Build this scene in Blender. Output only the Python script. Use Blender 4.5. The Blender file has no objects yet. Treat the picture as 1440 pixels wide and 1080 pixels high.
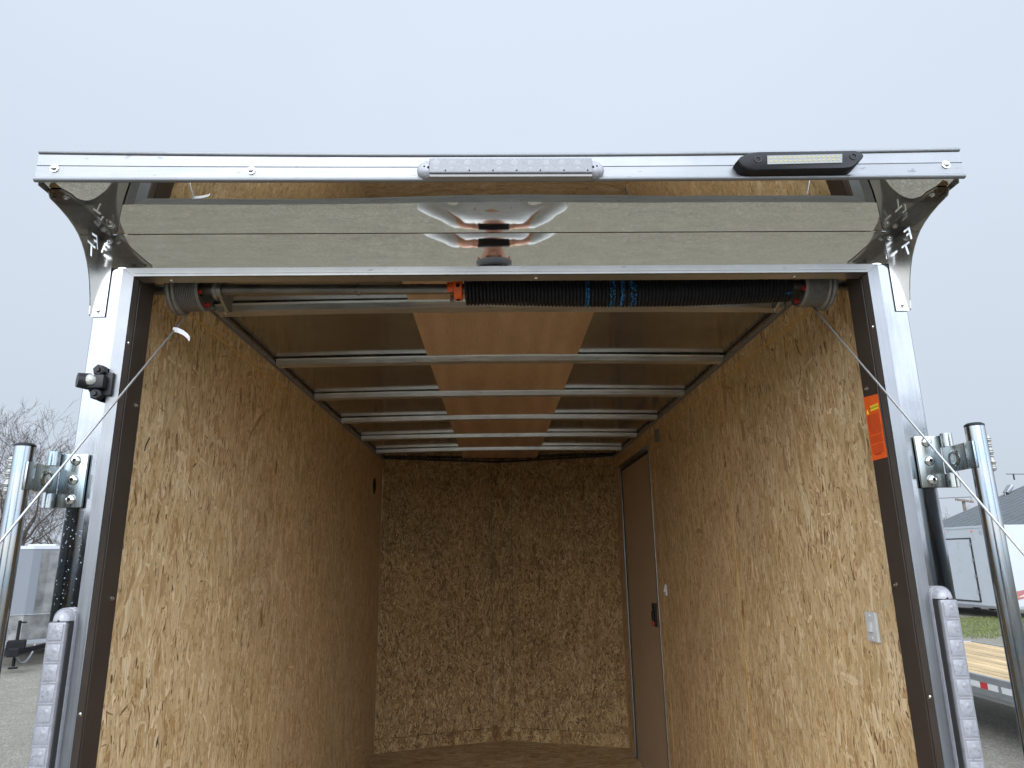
import bpy, bmesh, math, random
from mathutils import Vector, Matrix
R = math.radians
PI = math.pi
sc = bpy.context.scene
COL = sc.collection
S = 0.92                      # everything is laid out in units of 0.92 m and brought to metres at the end

# ------------------------------------------------------------------ camera
cd = bpy.data.cameras.new('camera')
cam = bpy.data.objects.new('camera', cd)
COL.objects.link(cam)
sc.camera = cam
cd.sensor_width = 36.0
cd.lens = 36.0 * 960.0 / 1440.0
cd.clip_start = 0.01
cd.clip_end = 2000
yaw, pitch, roll = 0.0254, 0.2499, -0.0161
F = Vector((math.sin(yaw) * math.cos(pitch), math.cos(yaw) * math.cos(pitch), math.sin(pitch)))
Rt = Vector((math.cos(yaw), -math.sin(yaw), 0))
Up = Rt.cross(F)
R2 = math.cos(roll) * Rt + math.sin(roll) * Up
U2 = -math.sin(roll) * Rt + math.cos(roll) * Up
cam.matrix_world = Matrix(((R2.x, U2.x, -F.x, -0.0309), (R2.y, U2.y, -F.y, -1.715), (R2.z, U2.z, -F.z, 2.0808), (0, 0, 0, 1)))

# ------------------------------------------------------------------ sky, sun, exposure
SUN_EL, SUN_AZ = R(32), R(192)          # a veiled sun behind the photographer
w = bpy.data.worlds.new('World')
sc.world = w
w.use_nodes = True
nt = w.node_tree
nt.nodes.clear()
out = nt.nodes.new('ShaderNodeOutputWorld')
bg = nt.nodes.new('ShaderNodeBackground')
bg.inputs[1].default_value = 0.1
sky = nt.nodes.new('ShaderNodeTexSky')
sky.sky_type = 'NISHITA'
sky.sun_disc = False
sky.sun_elevation = SUN_EL
sky.sun_rotation = SUN_AZ
sky.air_density = 1.0
sky.dust_density = 3.0
hs = nt.nodes.new('ShaderNodeHueSaturation')
hs.inputs['Saturation'].default_value = 0.35
hs.inputs['Value'].default_value = 1.0
nt.links.new(sky.outputs[0], hs.inputs['Color'])
tc = nt.nodes.new('ShaderNodeTexCoord')
sx = nt.nodes.new('ShaderNodeSeparateXYZ')
nt.links.new(tc.outputs['Generated'], sx.inputs[0])
# cloud deck: extra brightness added behind the photographer to light the trailer interior
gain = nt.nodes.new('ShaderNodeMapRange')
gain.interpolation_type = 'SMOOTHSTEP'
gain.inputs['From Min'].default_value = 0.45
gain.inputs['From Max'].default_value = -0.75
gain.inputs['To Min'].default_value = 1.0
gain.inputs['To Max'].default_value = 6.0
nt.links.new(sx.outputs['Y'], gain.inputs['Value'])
up = nt.nodes.new('ShaderNodeMapRange')
up.inputs['From Min'].default_value = 0.0
up.inputs['From Max'].default_value = 0.7
up.inputs['To Min'].default_value = 0.94
up.inputs['To Max'].default_value = 1.22
nt.links.new(sx.outputs['Z'], up.inputs['Value'])
nz = nt.nodes.new('ShaderNodeTexNoise')
nz.inputs['Scale'].default_value = 1.6
nz.inputs['Detail'].default_value = 3
nt.links.new(tc.outputs['Generated'], nz.inputs['Vector'])
nm = nt.nodes.new('ShaderNodeMapRange')
nm.inputs['To Min'].default_value = 0.93
nm.inputs['To Max'].default_value = 1.07
nt.links.new(nz.outputs['Fac'], nm.inputs['Value'])
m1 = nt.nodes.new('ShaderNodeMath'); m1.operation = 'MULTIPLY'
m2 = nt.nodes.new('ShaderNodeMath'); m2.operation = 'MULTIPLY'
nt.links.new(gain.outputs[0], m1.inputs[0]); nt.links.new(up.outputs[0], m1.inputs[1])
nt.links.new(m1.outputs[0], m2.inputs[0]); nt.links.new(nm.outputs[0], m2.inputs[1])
cl = nt.nodes.new('ShaderNodeMix'); cl.data_type = 'RGBA'
cl.inputs[0].default_value = 0.9
nt.links.new(hs.outputs[0], cl.inputs[6])
cl.inputs[7].default_value = (6.45, 7.25, 8.4, 1)
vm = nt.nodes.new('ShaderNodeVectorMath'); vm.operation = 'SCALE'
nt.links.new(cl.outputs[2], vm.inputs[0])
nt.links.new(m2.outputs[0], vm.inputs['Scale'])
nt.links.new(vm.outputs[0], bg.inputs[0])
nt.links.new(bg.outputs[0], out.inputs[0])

sl = bpy.data.lights.new('sun', 'SUN')
sl.energy = 0.8
sl.angle = R(40)
sl.color = (1.0, 0.96, 0.9)
so = bpy.data.objects.new('sun', sl)
COL.objects.link(so)
sd = Vector((math.sin(SUN_AZ) * math.cos(SUN_EL), math.cos(SUN_AZ) * math.cos(SUN_EL), math.sin(SUN_EL)))
so.rotation_euler = sd.to_track_quat('Z', 'Y').to_euler()

sc.cycles.diffuse_bounces = 8
sc.cycles.max_bounces = 16
sc.cycles.glossy_bounces = 8
sc.view_settings.view_transform = 'Standard'
sc.view_settings.look = 'None'
sc.view_settings.exposure = 0.0
sc.view_settings.gamma = 1.0

# ------------------------------------------------------------------ node helpers and materials
class NT:
    def __init__(self, name):
        self.m = bpy.data.materials.new(name)
        self.m.use_nodes = True
        self.t = self.m.node_tree
        self.b = self.t.nodes['Principled BSDF']
        self.tc = self.n('ShaderNodeTexCoord')
    def n(self, k, **kw):
        x = self.t.nodes.new(k)
        for a, v in kw.items():
            setattr(x, a, v)
        return x
    def l(self, a, b):
        self.t.links.new(a, b)
    def mapping(self, scale=(1, 1, 1), rot=(0, 0, 0), loc=(0, 0, 0), src=None):
        mp = self.n('ShaderNodeMapping')
        mp.inputs['Scale'].default_value = scale
        mp.inputs['Rotation'].default_value = rot
        mp.inputs['Location'].default_value = loc
        self.l(src if src else self.tc.outputs['Object'], mp.inputs['Vector'])
        return mp.outputs[0]
    def noise(self, vec, scale, detail=3, rough=0.5, dist=0.0):
        x = self.n('ShaderNodeTexNoise')
        x.inputs['Scale'].default_value = scale
        x.inputs['Detail'].default_value = detail
        x.inputs['Roughness'].default_value = rough
        x.inputs['Distortion'].default_value = dist
        self.l(vec, x.inputs['Vector'])
        return x
    def vor(self, vec, scale=1.0, feature='F1'):
        x = self.n('ShaderNodeTexVoronoi', feature=feature)
        x.inputs['Scale'].default_value = scale
        self.l(vec, x.inputs['Vector'])
        return x
    def ramp(self, fac, stops, interp='LINEAR'):
        x = self.n('ShaderNodeValToRGB')
        x.color_ramp.interpolation = interp
        e = x.color_ramp.elements
        while len(e) < len(stops):
            e.new(0.5)
        for el, (p, c) in zip(e, stops):
            el.position = p
            el.color = (c[0], c[1], c[2], 1) if hasattr(c, '__len__') else (c, c, c, 1)
        self.l(fac, x.inputs['Fac'])
        return x.outputs['Color']
    def rng(self, v, a, b, c, d):
        x = self.n('ShaderNodeMapRange')
        for k, val in zip(('From Min', 'From Max', 'To Min', 'To Max'), (a, b, c, d)):
            x.inputs[k].default_value = val
        self.l(v, x.inputs['Value'])
        return x.outputs[0]
    def math(self, op, a, b=None):
        x = self.n('ShaderNodeMath', operation=op)
        for i, v in enumerate((a, b)):
            if v is None:
                continue
            if isinstance(v, (int, float)):
                x.inputs[i].default_value = v
            else:
                self.l(v, x.inputs[i])
        return x.outputs[0]
    def mix(self, fac, a, b, blend='MIX'):
        x = self.n('ShaderNodeMix', data_type='RGBA', blend_type=blend)
        for i, v in ((0, fac), (6, a), (7, b)):
            if isinstance(v, (int, float)):
                x.inputs[i].default_value = v
            elif isinstance(v, tuple):
                x.inputs[i].default_value = (v[0], v[1], v[2], 1)
            else:
                self.l(v, x.inputs[i])
        return x.outputs[2]
    def bump(self, h, strength=0.3, dist=0.002):
        x = self.n('ShaderNodeBump')
        x.inputs['Strength'].default_value = strength
        x.inputs['Distance'].default_value = dist
        self.l(h, x.inputs['Height'])
        self.l(x.outputs[0], self.b.inputs['Normal'])
    def set(self, **kw):
        for k, v in kw.items():
            i = self.b.inputs[k.replace('_', ' ')]
            if isinstance(v, (int, float)):
                i.default_value = v
            elif isinstance(v, tuple):
                i.default_value = (v[0], v[1], v[2], 1) if len(v) == 3 else v
            else:
                self.l(v, i)
        return self


def plain(name, col, rough=0.5, metal=0.0, var=0.12, scale=30, spec=0.5, coat=0.0, bump=0.0):
    t = NT(name)
    nz = t.noise(t.tc.outputs['Object'], scale, 4, 0.6)
    a = tuple(c * (1 - var) for c in col)
    b = tuple(min(1, c * (1 + var)) for c in col)
    t.set(Base_Color=t.ramp(nz.outputs['Fac'], [(0.3, a), (0.7, b)]), Metallic=metal,
          Roughness=t.rng(nz.outputs['Fac'], 0.3, 0.7, max(0, rough * 0.85), min(1, rough * 1.15)))
    t.b.inputs['Specular IOR Level'].default_value = spec
    if coat:
        t.b.inputs['Coat Weight'].default_value = coat
        t.b.inputs['Coat Roughness'].default_value = 0.08
    if bump:
        t.bump(nz.outputs['Fac'], bump, 0.002)
    return t.m


def brushed(name, col, rough, stretch, metal=0.9, var=0.1, stain=0.15, bump=0.05, marks=None):
    """metal sheet with fine brushing along one axis, faint stains and scratches"""
    t = NT(name)
    v = t.mapping(stretch)
    f = t.noise(v, 1.0, 4, 0.65)
    s = t.noise(t.tc.outputs['Object'], 5.0, 5, 0.65)
    s2 = t.noise(t.mapping((stretch[0] * 0.15 + 2, stretch[1] * 0.15 + 2, stretch[2] * 0.15 + 2)), 1.0, 6, 0.7)
    c = t.ramp(f.outputs['Fac'], [(0.25, tuple(x * (1 - var) for x in col)), (0.75, tuple(min(1, x * (1 + var)) for x in col))])
    k = t.rng(s.outputs['Fac'], 0.35, 0.75, 1.0, 1 - stain)
    k2 = t.rng(s2.outputs['Fac'], 0.6, 0.75, 1.0, 1 - stain)
    c = t.mix(1.0, c, t.ramp(k, [(0, 0.0), (1, 1.0)]), 'MULTIPLY')
    c = t.mix(1.0, c, t.ramp(k2, [(0, 0.0), (1, 1.0)]), 'MULTIPLY')
    if marks:
        mk = t.noise(t.mapping(marks), 1.0, 2, 0.5)
        c = t.mix(t.rng(mk.outputs['Fac'], 0.70, 0.74, 0, 0.5), c, (col[0] * .35, col[1] * .35, col[2] * .35))
    t.set(Base_Color=c, Metallic=metal, Roughness=t.rng(f.outputs['Fac'], 0.3, 0.7, rough * 0.8, rough * 1.2))
    t.bump(f.outputs['Fac'], bump, 0.001)
    return t.m


def osb(name, axes, dark=1.0, rough_side=False, seed=0.0):
    """oriented strand board: ragged long flakes, fibre streaks, tan patches and sparse dark strands"""
    t = NT(name)
    sp = t.n('ShaderNodeSeparateXYZ')
    t.l(t.tc.outputs['Object'], sp.inputs[0])
    cb = t.n('ShaderNodeCombineXYZ')
    t.l(sp.outputs[axes[0]], cb.inputs[0])
    t.l(sp.outputs[axes[1]], cb.inputs[1])
    cb.inputs[2].default_value = seed
    base = cb.outputs[0]
    rs = rough_side
    # ragged outlines: fine warp, mostly along the fibre
    wn = t.noise(t.mapping((55, 16, 1) if not rs else (45, 28, 1), src=base), 1.0, 4, 0.65)
    wl = t.noise(t.mapping((7, 3, 1), src=base), 1.0, 2, 0.5)
    wv = t.n('ShaderNodeVectorMath', operation='MULTIPLY_ADD')
    t.l(wn.outputs['Color'], wv.inputs[0])
    wv.inputs[1].default_value = (0.016, 0.075, 0) if not rs else (0.03, 0.05, 0)
    t.l(base, wv.inputs[2])
    wv2 = t.n('ShaderNodeVectorMath', operation='MULTIPLY_ADD')
    t.l(wl.outputs['Color'], wv2.inputs[0])
    wv2.inputs[1].default_value = (0.05, 0.06, 0)
    t.l(wv.outputs[0], wv2.inputs[2])
    p = wv2.outputs[0]
    def layer(su, sv, ang, off):
        mp = t.mapping((1, 1, 0), (0, 0, R(ang)), (off, off * .7, 0), src=p)
        mp2 = t.mapping((su, sv, 0), src=mp)
        v = t.vor(mp2)
        q = t.n('ShaderNodeSeparateColor')
        t.l(v.outputs['Color'], q.inputs[0])
        return q.outputs[0], q.outputs[1], v.outputs['Distance']
    if rs:
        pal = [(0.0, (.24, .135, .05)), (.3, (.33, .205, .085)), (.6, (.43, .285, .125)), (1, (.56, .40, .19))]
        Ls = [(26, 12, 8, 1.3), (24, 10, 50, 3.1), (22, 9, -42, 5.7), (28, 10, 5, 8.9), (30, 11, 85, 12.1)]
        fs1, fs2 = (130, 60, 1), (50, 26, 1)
    else:
        pal = [(0.0, (.47, .305, .14)), (.3, (.585, .40, .20)), (.65, (.655, .47, .255)), (1, (.76, .585, .355))]
        Ls = [(46, 9, 0, 1.3), (36, 8, 7, 3.1), (40, 9, -8, 5.7), (24, 7, 3, 8.9), (30, 10, 24, 12.1)]
        fs1, fs2 = (230, 34, 1), (78, 17, 1)
    r0, g0, d0 = layer(*Ls[0])
    c = t.ramp(r0, pal)
    hgt = r0
    for L in Ls[1:]:
        r, g, d = layer(*L)
        sel = t.math('MULTIPLY', t.rng(g, 0.58, 0.62, 0, 0.85), t.rng(d, 0.38, 0.60, 1, 0))
        c = t.mix(sel, c, t.ramp(r, pal))
        hgt = t.math('ADD', hgt, t.math('MULTIPLY', sel, r))
    # fibre streaks at two sizes
    f1 = t.noise(t.mapping(fs1, src=p), 1.0, 5, 0.72)
    f2 = t.noise(t.mapping(fs2, (0, 0, R(3)), src=base), 1.0, 6, 0.70, 0.4)
    c = t.mix(1.0, c, t.ramp(f1.outputs['Fac'], [(0.28, .56 if rs else .60), (.46, .96), (.8, 1.14)]), 'MULTIPLY')
    c = t.mix(1.0, c, t.ramp(f2.outputs['Fac'], [(0.33, .50 if rs else .58), (.40, .74 if rs else .80), (.44, .97), (.75, 1.12)]), 'MULTIPLY')
    # irregular tan patches where a deeper flake shows
    pt = t.noise(t.mapping((11, 4, 1) if not rs else (13, 9, 1), (0, 0, R(-6)), (3, 1, 0), src=p), 1.0, 5, 0.62, 0.3)
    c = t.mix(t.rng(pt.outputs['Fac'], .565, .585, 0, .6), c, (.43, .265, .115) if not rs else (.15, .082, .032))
    pl = t.noise(t.mapping((10, 3.2, 1), (0, 0, R(8)), (9, 4, 0), src=p), 1.0, 4, 0.6, 0.3)
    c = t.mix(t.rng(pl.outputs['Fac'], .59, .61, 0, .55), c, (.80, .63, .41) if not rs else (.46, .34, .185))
    # dark strands, gathered in loose clusters
    cl_ = t.noise(base, 5.0, 3, .6)
    clu = t.rng(cl_.outputs['Fac'], .40, .66, 0.0, .05)
    for (su, sv, a, o, th, amt) in ((130, 34, 6, 21.0, .635, .65), (105, 26, -14, 25.0, .65, .7), (80, 40, 36, 29.0, .675, .65), (60, 16, 10, 41.0, .675, .75)):
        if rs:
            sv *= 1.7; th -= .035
        nn = t.noise(t.mapping((su, sv, 1), src=t.mapping((1, 1, 1), (0, 0, R(a)), (o, o * .6, 0), src=base)), 1.0, 2, .55)
        k = t.rng(t.math('ADD', nn.outputs['Fac'], clu), th, th + .015, 0, amt)
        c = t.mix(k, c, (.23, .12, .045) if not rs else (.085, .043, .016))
    for (su, sv, a, o, th, col, rad) in ((16, 6, 8, 31.0, .93, (.15, .075, .032), .26), (14, 7, -18, 34.0, .93, (.24, .125, .05), .34), (60, 40, 30, 37.0, .982, (.05, .04, .03), .4)):
        r, g, d = layer(su, sv, a, o)
        k = t.math('MULTIPLY', t.math('GREATER_THAN', g, th), t.rng(d, rad * .55, rad, .8, 0))
        c = t.mix(k, c, col)
    # slow drift of tone over the sheet
    dr = t.noise(base, 1.7, 4, 0.6)
    c = t.mix(1.0, c, t.ramp(dr.outputs['Fac'], [(0.3, .88 * dark), (.7, 1.08 * dark)]), 'MULTIPLY')
    t.set(Base_Color=c, Roughness=0.6 if not rs else .8)
    t.b.inputs['Specular IOR Level'].default_value = 0.35
    h2 = t.math('ADD', t.math('MULTIPLY', hgt, .4), t.math('ADD', t.math('MULTIPLY', f1.outputs['Fac'], .5), t.math('MULTIPLY', f2.outputs['Fac'], .6)))
    t.bump(h2, 0.35 if not rs else .6, 0.0015)
    return t.m


def flakes_mat(name, stops, fib=(.72, 1.1), seed=0.0, rough=.6, drift=(.9, 1.06)):
    """wood flakes: every loose flake of the board has its own tone, with fibre running along it"""
    t = NT(name)
    gi = t.n('ShaderNodeNewGeometry')
    rnd = gi.outputs['Random Per Island']
    c = t.ramp(rnd, stops)
    uv = t.n('ShaderNodeUVMap'); uv.uv_map = 'fibre'
    off = t.n('ShaderNodeCombineXYZ')
    t.l(t.math('MULTIPLY', rnd, 517.0), off.inputs[0]); t.l(t.math('MULTIPLY', rnd, 311.0), off.inputs[1])
    av = t.n('ShaderNodeVectorMath', operation='ADD')
    t.l(uv.outputs[0], av.inputs[0]); t.l(off.outputs[0], av.inputs[1])
    f1 = t.noise(t.mapping((22, 420, 1), src=av.outputs[0]), 1.0, 4, .65)
    f2 = t.noise(t.mapping((14, 110, 1), src=av.outputs[0]), 1.0, 4, .6, .5)
    c = t.mix(1.0, c, t.ramp(f1.outputs['Fac'], [(.3, fib[0]), (.5, .98), (.75, fib[1])]), 'MULTIPLY')
    c = t.mix(1.0, c, t.ramp(f2.outputs['Fac'], [(.3, fib[0]), (.5, .98), (.75, fib[1])]), 'MULTIPLY')
    dr = t.noise(t.tc.outputs['Object'], 1.6, 4, .6)
    c = t.mix(1.0, c, t.ramp(dr.outputs['Fac'], [(.3, drift[0]), (.7, drift[1])]), 'MULTIPLY')
    sp = t.noise(t.tc.outputs['Object'], 95, 2, .5)
    c = t.mix(t.rng(sp.outputs['Fac'], .74, .76, 0, .7), c, (.10, .055, .025))
    t.set(Base_Color=c, Roughness=rough)
    t.b.inputs['Specular IOR Level'].default_value = .35
    t.bump(t.math('ADD', f1.outputs['Fac'], f2.outputs['Fac']), .25, .001)
    return t.m


def add_flakes(mb, fn, u0, u1, v0, v1, n, rnd, mi, lmed=.052, wmed=.0115, sd=13, cross=.12, thick=.0009, skip=None):
    """scatter n flakes over the rectangle u0..u1 x v0..v1; fn(u, v, h) gives the point h above the board"""
    for i in range(n):
        cu, cv = rnd.uniform(u0, u1), rnd.uniform(v0, v1)
        if skip and skip(cu, cv):
            continue
        big = rnd.random()
        l_ = lmed * math.exp(rnd.gauss(0, .55)); w_ = wmed * math.exp(rnd.gauss(0, .55))
        h_ = rnd.uniform(.15, .8)
        m_i = mi
        if big < .27:                                            # dark splinters lie on top, loosely gathered
            cl = math.sin(cu * 5.1 + 1.3 * math.sin(cv * 3.7)) * math.sin(cv * 4.3 + 2 * math.sin(cu * 2.9))
            if rnd.random() > .55 + .5 * cl:
                continue
            m_i = mi + 1
            l_ = .021 * math.exp(rnd.gauss(0, .5)); w_ = .0042 * math.exp(rnd.gauss(0, .4)); h_ = rnd.uniform(.82, 1.0)
        elif big > .99:
            l_ *= 1.8; w_ *= 1.7
        l_ = min(l_, .24); w_ = min(w_, .05, l_ * .42)
        a = R(rnd.gauss(0, sd)) if rnd.random() > cross else R(rnd.uniform(-90, 90))
        ca, sa = math.cos(a), math.sin(a)
        bend = rnd.gauss(0, .05) * l_
        k = rnd.choice((3, 4, 5))
        pts = []
        for q in range(k + 1):                                   # up one side, down the other
            f = q / k
            e = min(1, 5 * min(f, 1 - f) + rnd.uniform(.15, .75))
            pts.append((w_ * .5 * e * rnd.uniform(.72, 1.1) + bend * (4 * f * (1 - f)), (f - .5) * l_ + rnd.gauss(0, .03) * l_))
        for q in range(k + 1):
            f = 1 - q / k
            e = min(1, 5 * min(f, 1 - f) + rnd.uniform(.15, .75))
            pts.append((-w_ * .5 * e * rnd.uniform(.72, 1.1) + bend * (4 * f * (1 - f)), (f - .5) * l_ + rnd.gauss(0, .03) * l_))
        hh = thick * h_
        vs = []; uvs = []
        ok = True
        for x, y in pts:
            u_ = cu + x * ca - y * sa; v_ = cv + x * sa + y * ca
            if skip and skip(u_, v_):
                ok = False
                break
            vs.append(fn(min(max(u_, u0), u1), min(max(v_, v0), v1), hh))
            uvs.append((y, x))
        if not ok:
            continue
        mb.uv[len(mb.f)] = uvs
        mb.add(vs, [list(range(len(vs)))], m_i)


def luan():
    t = NT('luan_plywood')
    p = t.mapping((2.2, 0.35, 1))
    wn = t.noise(p, 2.0, 4, 0.5, 0.6)
    wv = t.n('ShaderNodeTexWave', wave_type='BANDS', bands_direction='X')
    wv.inputs['Scale'].default_value = 1.1
    wv.inputs['Distortion'].default_value = 16
    wv.inputs['Detail'].default_value = 3
    wv.inputs['Detail Scale'].default_value = 0.8
    t.l(p, wv.inputs['Vector'])
    g = t.noise(t.mapping((160, 9, 1)), 1.0, 4, .65)
    c = t.ramp(wv.outputs['Fac'], [(0, (.40, .255, .15)), (.5, (.425, .275, .165)), (1, (.45, .295, .18))])
    c = t.mix(1.0, c, t.ramp(g.outputs['Fac'], [(.3, .82), (.7, 1.1)]), 'MULTIPLY')
    c = t.mix(1.0, c, t.ramp(wn.outputs['Fac'], [(.3, .85), (.7, 1.1)]), 'MULTIPLY')
    t.set(Base_Color=c, Roughness=.6)
    t.bump(g.outputs['Fac'], .1, .001)
    return t.m


def deck_wood(name, a, b, axis, plank):
    """planks along one axis with grain; joint lines come from the mesh"""
    t = NT(name)
    st = (60, 3, 60) if axis == 'Y' else (3, 60, 60)
    g = t.noise(t.mapping(st), 1.0, 5, .65, .4)
    s = t.noise(t.mapping((1, .3, 1) if axis == 'Y' else (.3, 1, 1)), 6.0, 4, .6)
    c = t.ramp(g.outputs['Fac'], [(.25, a), (.75, b)])
    c = t.mix(1.0, c, t.ramp(s.outputs['Fac'], [(.3, .75), (.7, 1.15)]), 'MULTIPLY')
    if plank:
        oi = t.n('ShaderNodeNewGeometry')
        c = t.mix(1.0, c, t.ramp(oi.outputs['Random Per Island'], [(0, .75), (1, 1.15)]), 'MULTIPLY')
    t.set(Base_Color=c, Roughness=.7)
    t.bump(g.outputs['Fac'], .2, .002)
    return t.m


def mirror_alu():
    """mill polished aluminium sheet: a wavy, slightly scuffed mirror"""
    t = NT('polished_aluminium')
    wav = t.noise(t.mapping((1.3, 3, 3)), 2.2, 2, .4)
    f = t.noise(t.mapping((14, 160, 160)), 1.0, 4, .7)
    s = t.noise(t.mapping((9, 30, 30)), 1.0, 6, .75)
    smear = t.rng(s.outputs['Fac'], .58, .75, 0, 1)
    c = t.ramp(f.outputs['Fac'], [(.3, (.76, .745, .69)), (.7, (.80, .785, .735))])
    c = t.mix(t.math('MULTIPLY', smear, .18), c, (.5, .49, .45))
    t.set(Base_Color=c, Metallic=1.0, Roughness=t.math('ADD', t.rng(f.outputs['Fac'], .3, .7, .012, .03), t.math('MULTIPLY', smear, .03)))
    h = t.math('ADD', t.math('MULTIPLY', wav.outputs['Fac'], 3.0), t.math('MULTIPLY', f.outputs['Fac'], .012))
    t.bump(h, .05, .004)
    return t.m


def post_alu():
    t = NT('polished_post_aluminium')
    wav = t.noise(t.mapping((3, 3, 1.2)), 3.0, 2, .4)
    f = t.noise(t.mapping((200, 200, 5)), 1.0, 4, .7)
    s = t.noise(t.mapping((20, 20, 5)), 1.0, 6, .75)
    smear = t.rng(s.outputs['Fac'], .52, .75, 0, 1)
    c = t.ramp(f.outputs['Fac'], [(.3, (.20, .206, .213)), (.7, (.24, .246, .253))])
    t.set(Base_Color=c, Metallic=1.0, Roughness=t.math('ADD', t.rng(f.outputs['Fac'], .3, .7, .05, .09), t.math('MULTIPLY', smear, .12)))
    t.bump(t.math('ADD', t.math('MULTIPLY', wav.outputs['Fac'], 2.0), t.math('MULTIPLY', f.outputs['Fac'], .03)), .08, .004)
    return t.m


def zinc(name, col=(.42, .46, .47), rough=.22):
    t = NT(name)
    n = t.noise(t.tc.outputs['Object'], 9, 4, .6)
    f = t.noise(t.mapping((130, 130, 6)), 1.0, 4, .7)
    c = t.ramp(n.outputs['Fac'], [(.3, (col[0] * 1.12, col[1] * 1.0, col[2] * .82)), (.5, col), (.72, (col[0] * .78, col[1] * .98, col[2] * 1.12))])
    c = t.mix(1.0, c, t.ramp(f.outputs['Fac'], [(.3, .82), (.7, 1.12)]), 'MULTIPLY')
    t.set(Base_Color=c, Metallic=1.0, Roughness=t.rng(f.outputs['Fac'], .3, .7, rough * .7, rough * 1.4))
    t.bump(f.outputs['Fac'], .06, .001)
    return t.m


def gravel():
    t = NT('gravel')
    o = t.tc.outputs['Object']
    v1 = t.vor(o, 75)
    v2 = t.vor(o, 34)
    big = t.noise(o, .35, 5, .6)
    mid = t.noise(o, 2.3, 5, .65)
    s1 = t.n('ShaderNodeSeparateColor'); t.l(v1.outputs['Color'], s1.inputs[0])
    s2 = t.n('ShaderNodeSeparateColor'); t.l(v2.outputs['Color'], s2.inputs[0])
    c = t.ramp(s1.outputs[0], [(0, (.128, .117, .094)), (.5, (.168, .155, .123)), (.85, (.208, .193, .157)), (1, (.27, .255, .215))])
    c = t.mix(t.rng(s2.outputs[0], .8, .82, 0, .5), c, t.ramp(s2.outputs[1], [(0, (.14, .13, .115)), (1, (.33, .315, .285))]))
    c = t.mix(1.0, c, t.ramp(mid.outputs['Fac'], [(.3, .86), (.7, 1.08)]), 'MULTIPLY')
    c = t.mix(t.rng(big.outputs['Fac'], .45, .65, 0, .45), c, (.175, .158, .125))
    t.set(Base_Color=c, Roughness=.9)
    t.b.inputs['Specular IOR Level'].default_value = .25
    t.bump(t.math('ADD', t.math('MULTIPLY', v1.outputs['Distance'], -1.0), mid.outputs['Fac']), .7, .02)
    return t.m


def diamond_plate():
    t = NT('diamond_plate')
    a = t.mapping((22, 22, 22), (0, 0, 0))
    wv = t.n('ShaderNodeTexWave', wave_type='BANDS', bands_direction='DIAGONAL')
    wv.inputs['Scale'].default_value = 1.0
    t.l(a, wv.inputs['Vector'])
    ck = t.n('ShaderNodeTexChecker')
    ck.inputs['Scale'].default_value = 1.6
    t.l(a, ck.inputs['Vector'])
    nz = t.noise(t.tc.outputs['Object'], 3.5, 4, .6)
    c = t.ramp(nz.outputs['Fac'], [(.35, (.06, .06, .058)), (.65, (.19, .187, .178))])
    c = t.mix(t.math('MULTIPLY', ck.outputs['Fac'], .35), c, (.2, .2, .2))
    t.set(Base_Color=c, Metallic=.6, Roughness=.35)
    t.bump(t.math('ADD', wv.outputs['Fac'], ck.outputs['Fac']), .5, .006)
    return t.m


def lens_plastic():
    """clear lens over a dimpled reflector, read as one milky lilac plastic"""
    t = NT('clear_lens')
    o = t.mapping((1, 1, 1))
    w1 = t.n('ShaderNodeTexChecker')
    w1.inputs['Scale'].default_value = 420
    t.l(t.mapping((1, .01, 1), (0, R(45), 0)), w1.inputs['Vector'])
    n = t.noise(o, 60, 3, .6)
    c = t.mix(t.math('MULTIPLY', w1.outputs['Fac'], .4), (.215, .213, .228), (.145, .145, .162))
    c = t.mix(1.0, c, t.ramp(n.outputs['Fac'], [(.3, .85), (.7, 1.12)]), 'MULTIPLY')
    t.set(Base_Color=c, Roughness=.2, Metallic=.05)
    t.b.inputs['Specular IOR Level'].default_value = .3
    t.b.inputs['Coat Weight'].default_value = .25
    t.bump(n.outputs['Fac'], .15, .001)
    return t.m


def sticker_paper():
    t = NT('orange_warning_paper')
    n = t.noise(t.tc.outputs['Object'], 40, 3, .6)
    t.set(Base_Color=t.ramp(n.outputs['Fac'], [(.3, (.56, .078, .010)), (.7, (.66, .097, .015))]), Roughness=.45)
    return t.m


def bark(name, a, b):
    t = NT(name)
    n = t.noise(t.mapping((8, 8, 2)), 1.5, 4, .6)
    t.set(Base_Color=t.ramp(n.outputs['Fac'], [(.3, a), (.7, b)]), Roughness=.9)
    return t.m


def spring_steel():
    t = NT('black_spring_steel')
    o = t.tc.outputs['Object']
    n = t.noise(o, 60, 3, .6)
    sp = t.n('ShaderNodeSeparateXYZ'); t.l(o, sp.inputs[0])
    v = t.noise(t.mapping((160, 160, 160)), 1.0, 2, .6)
    k = None
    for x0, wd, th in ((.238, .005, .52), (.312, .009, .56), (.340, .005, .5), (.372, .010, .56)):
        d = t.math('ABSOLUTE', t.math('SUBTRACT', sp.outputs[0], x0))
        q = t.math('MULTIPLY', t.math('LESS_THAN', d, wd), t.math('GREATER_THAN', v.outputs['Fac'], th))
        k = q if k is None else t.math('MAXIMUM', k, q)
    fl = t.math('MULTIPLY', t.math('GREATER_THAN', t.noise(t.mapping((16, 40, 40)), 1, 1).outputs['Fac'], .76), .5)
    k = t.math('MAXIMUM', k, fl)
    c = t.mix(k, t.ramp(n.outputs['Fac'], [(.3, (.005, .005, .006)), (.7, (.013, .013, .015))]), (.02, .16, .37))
    t.set(Base_Color=c, Roughness=.5, Metallic=0.0)
    t.b.inputs['Specular IOR Level'].default_value = .2
    return t.m


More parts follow.
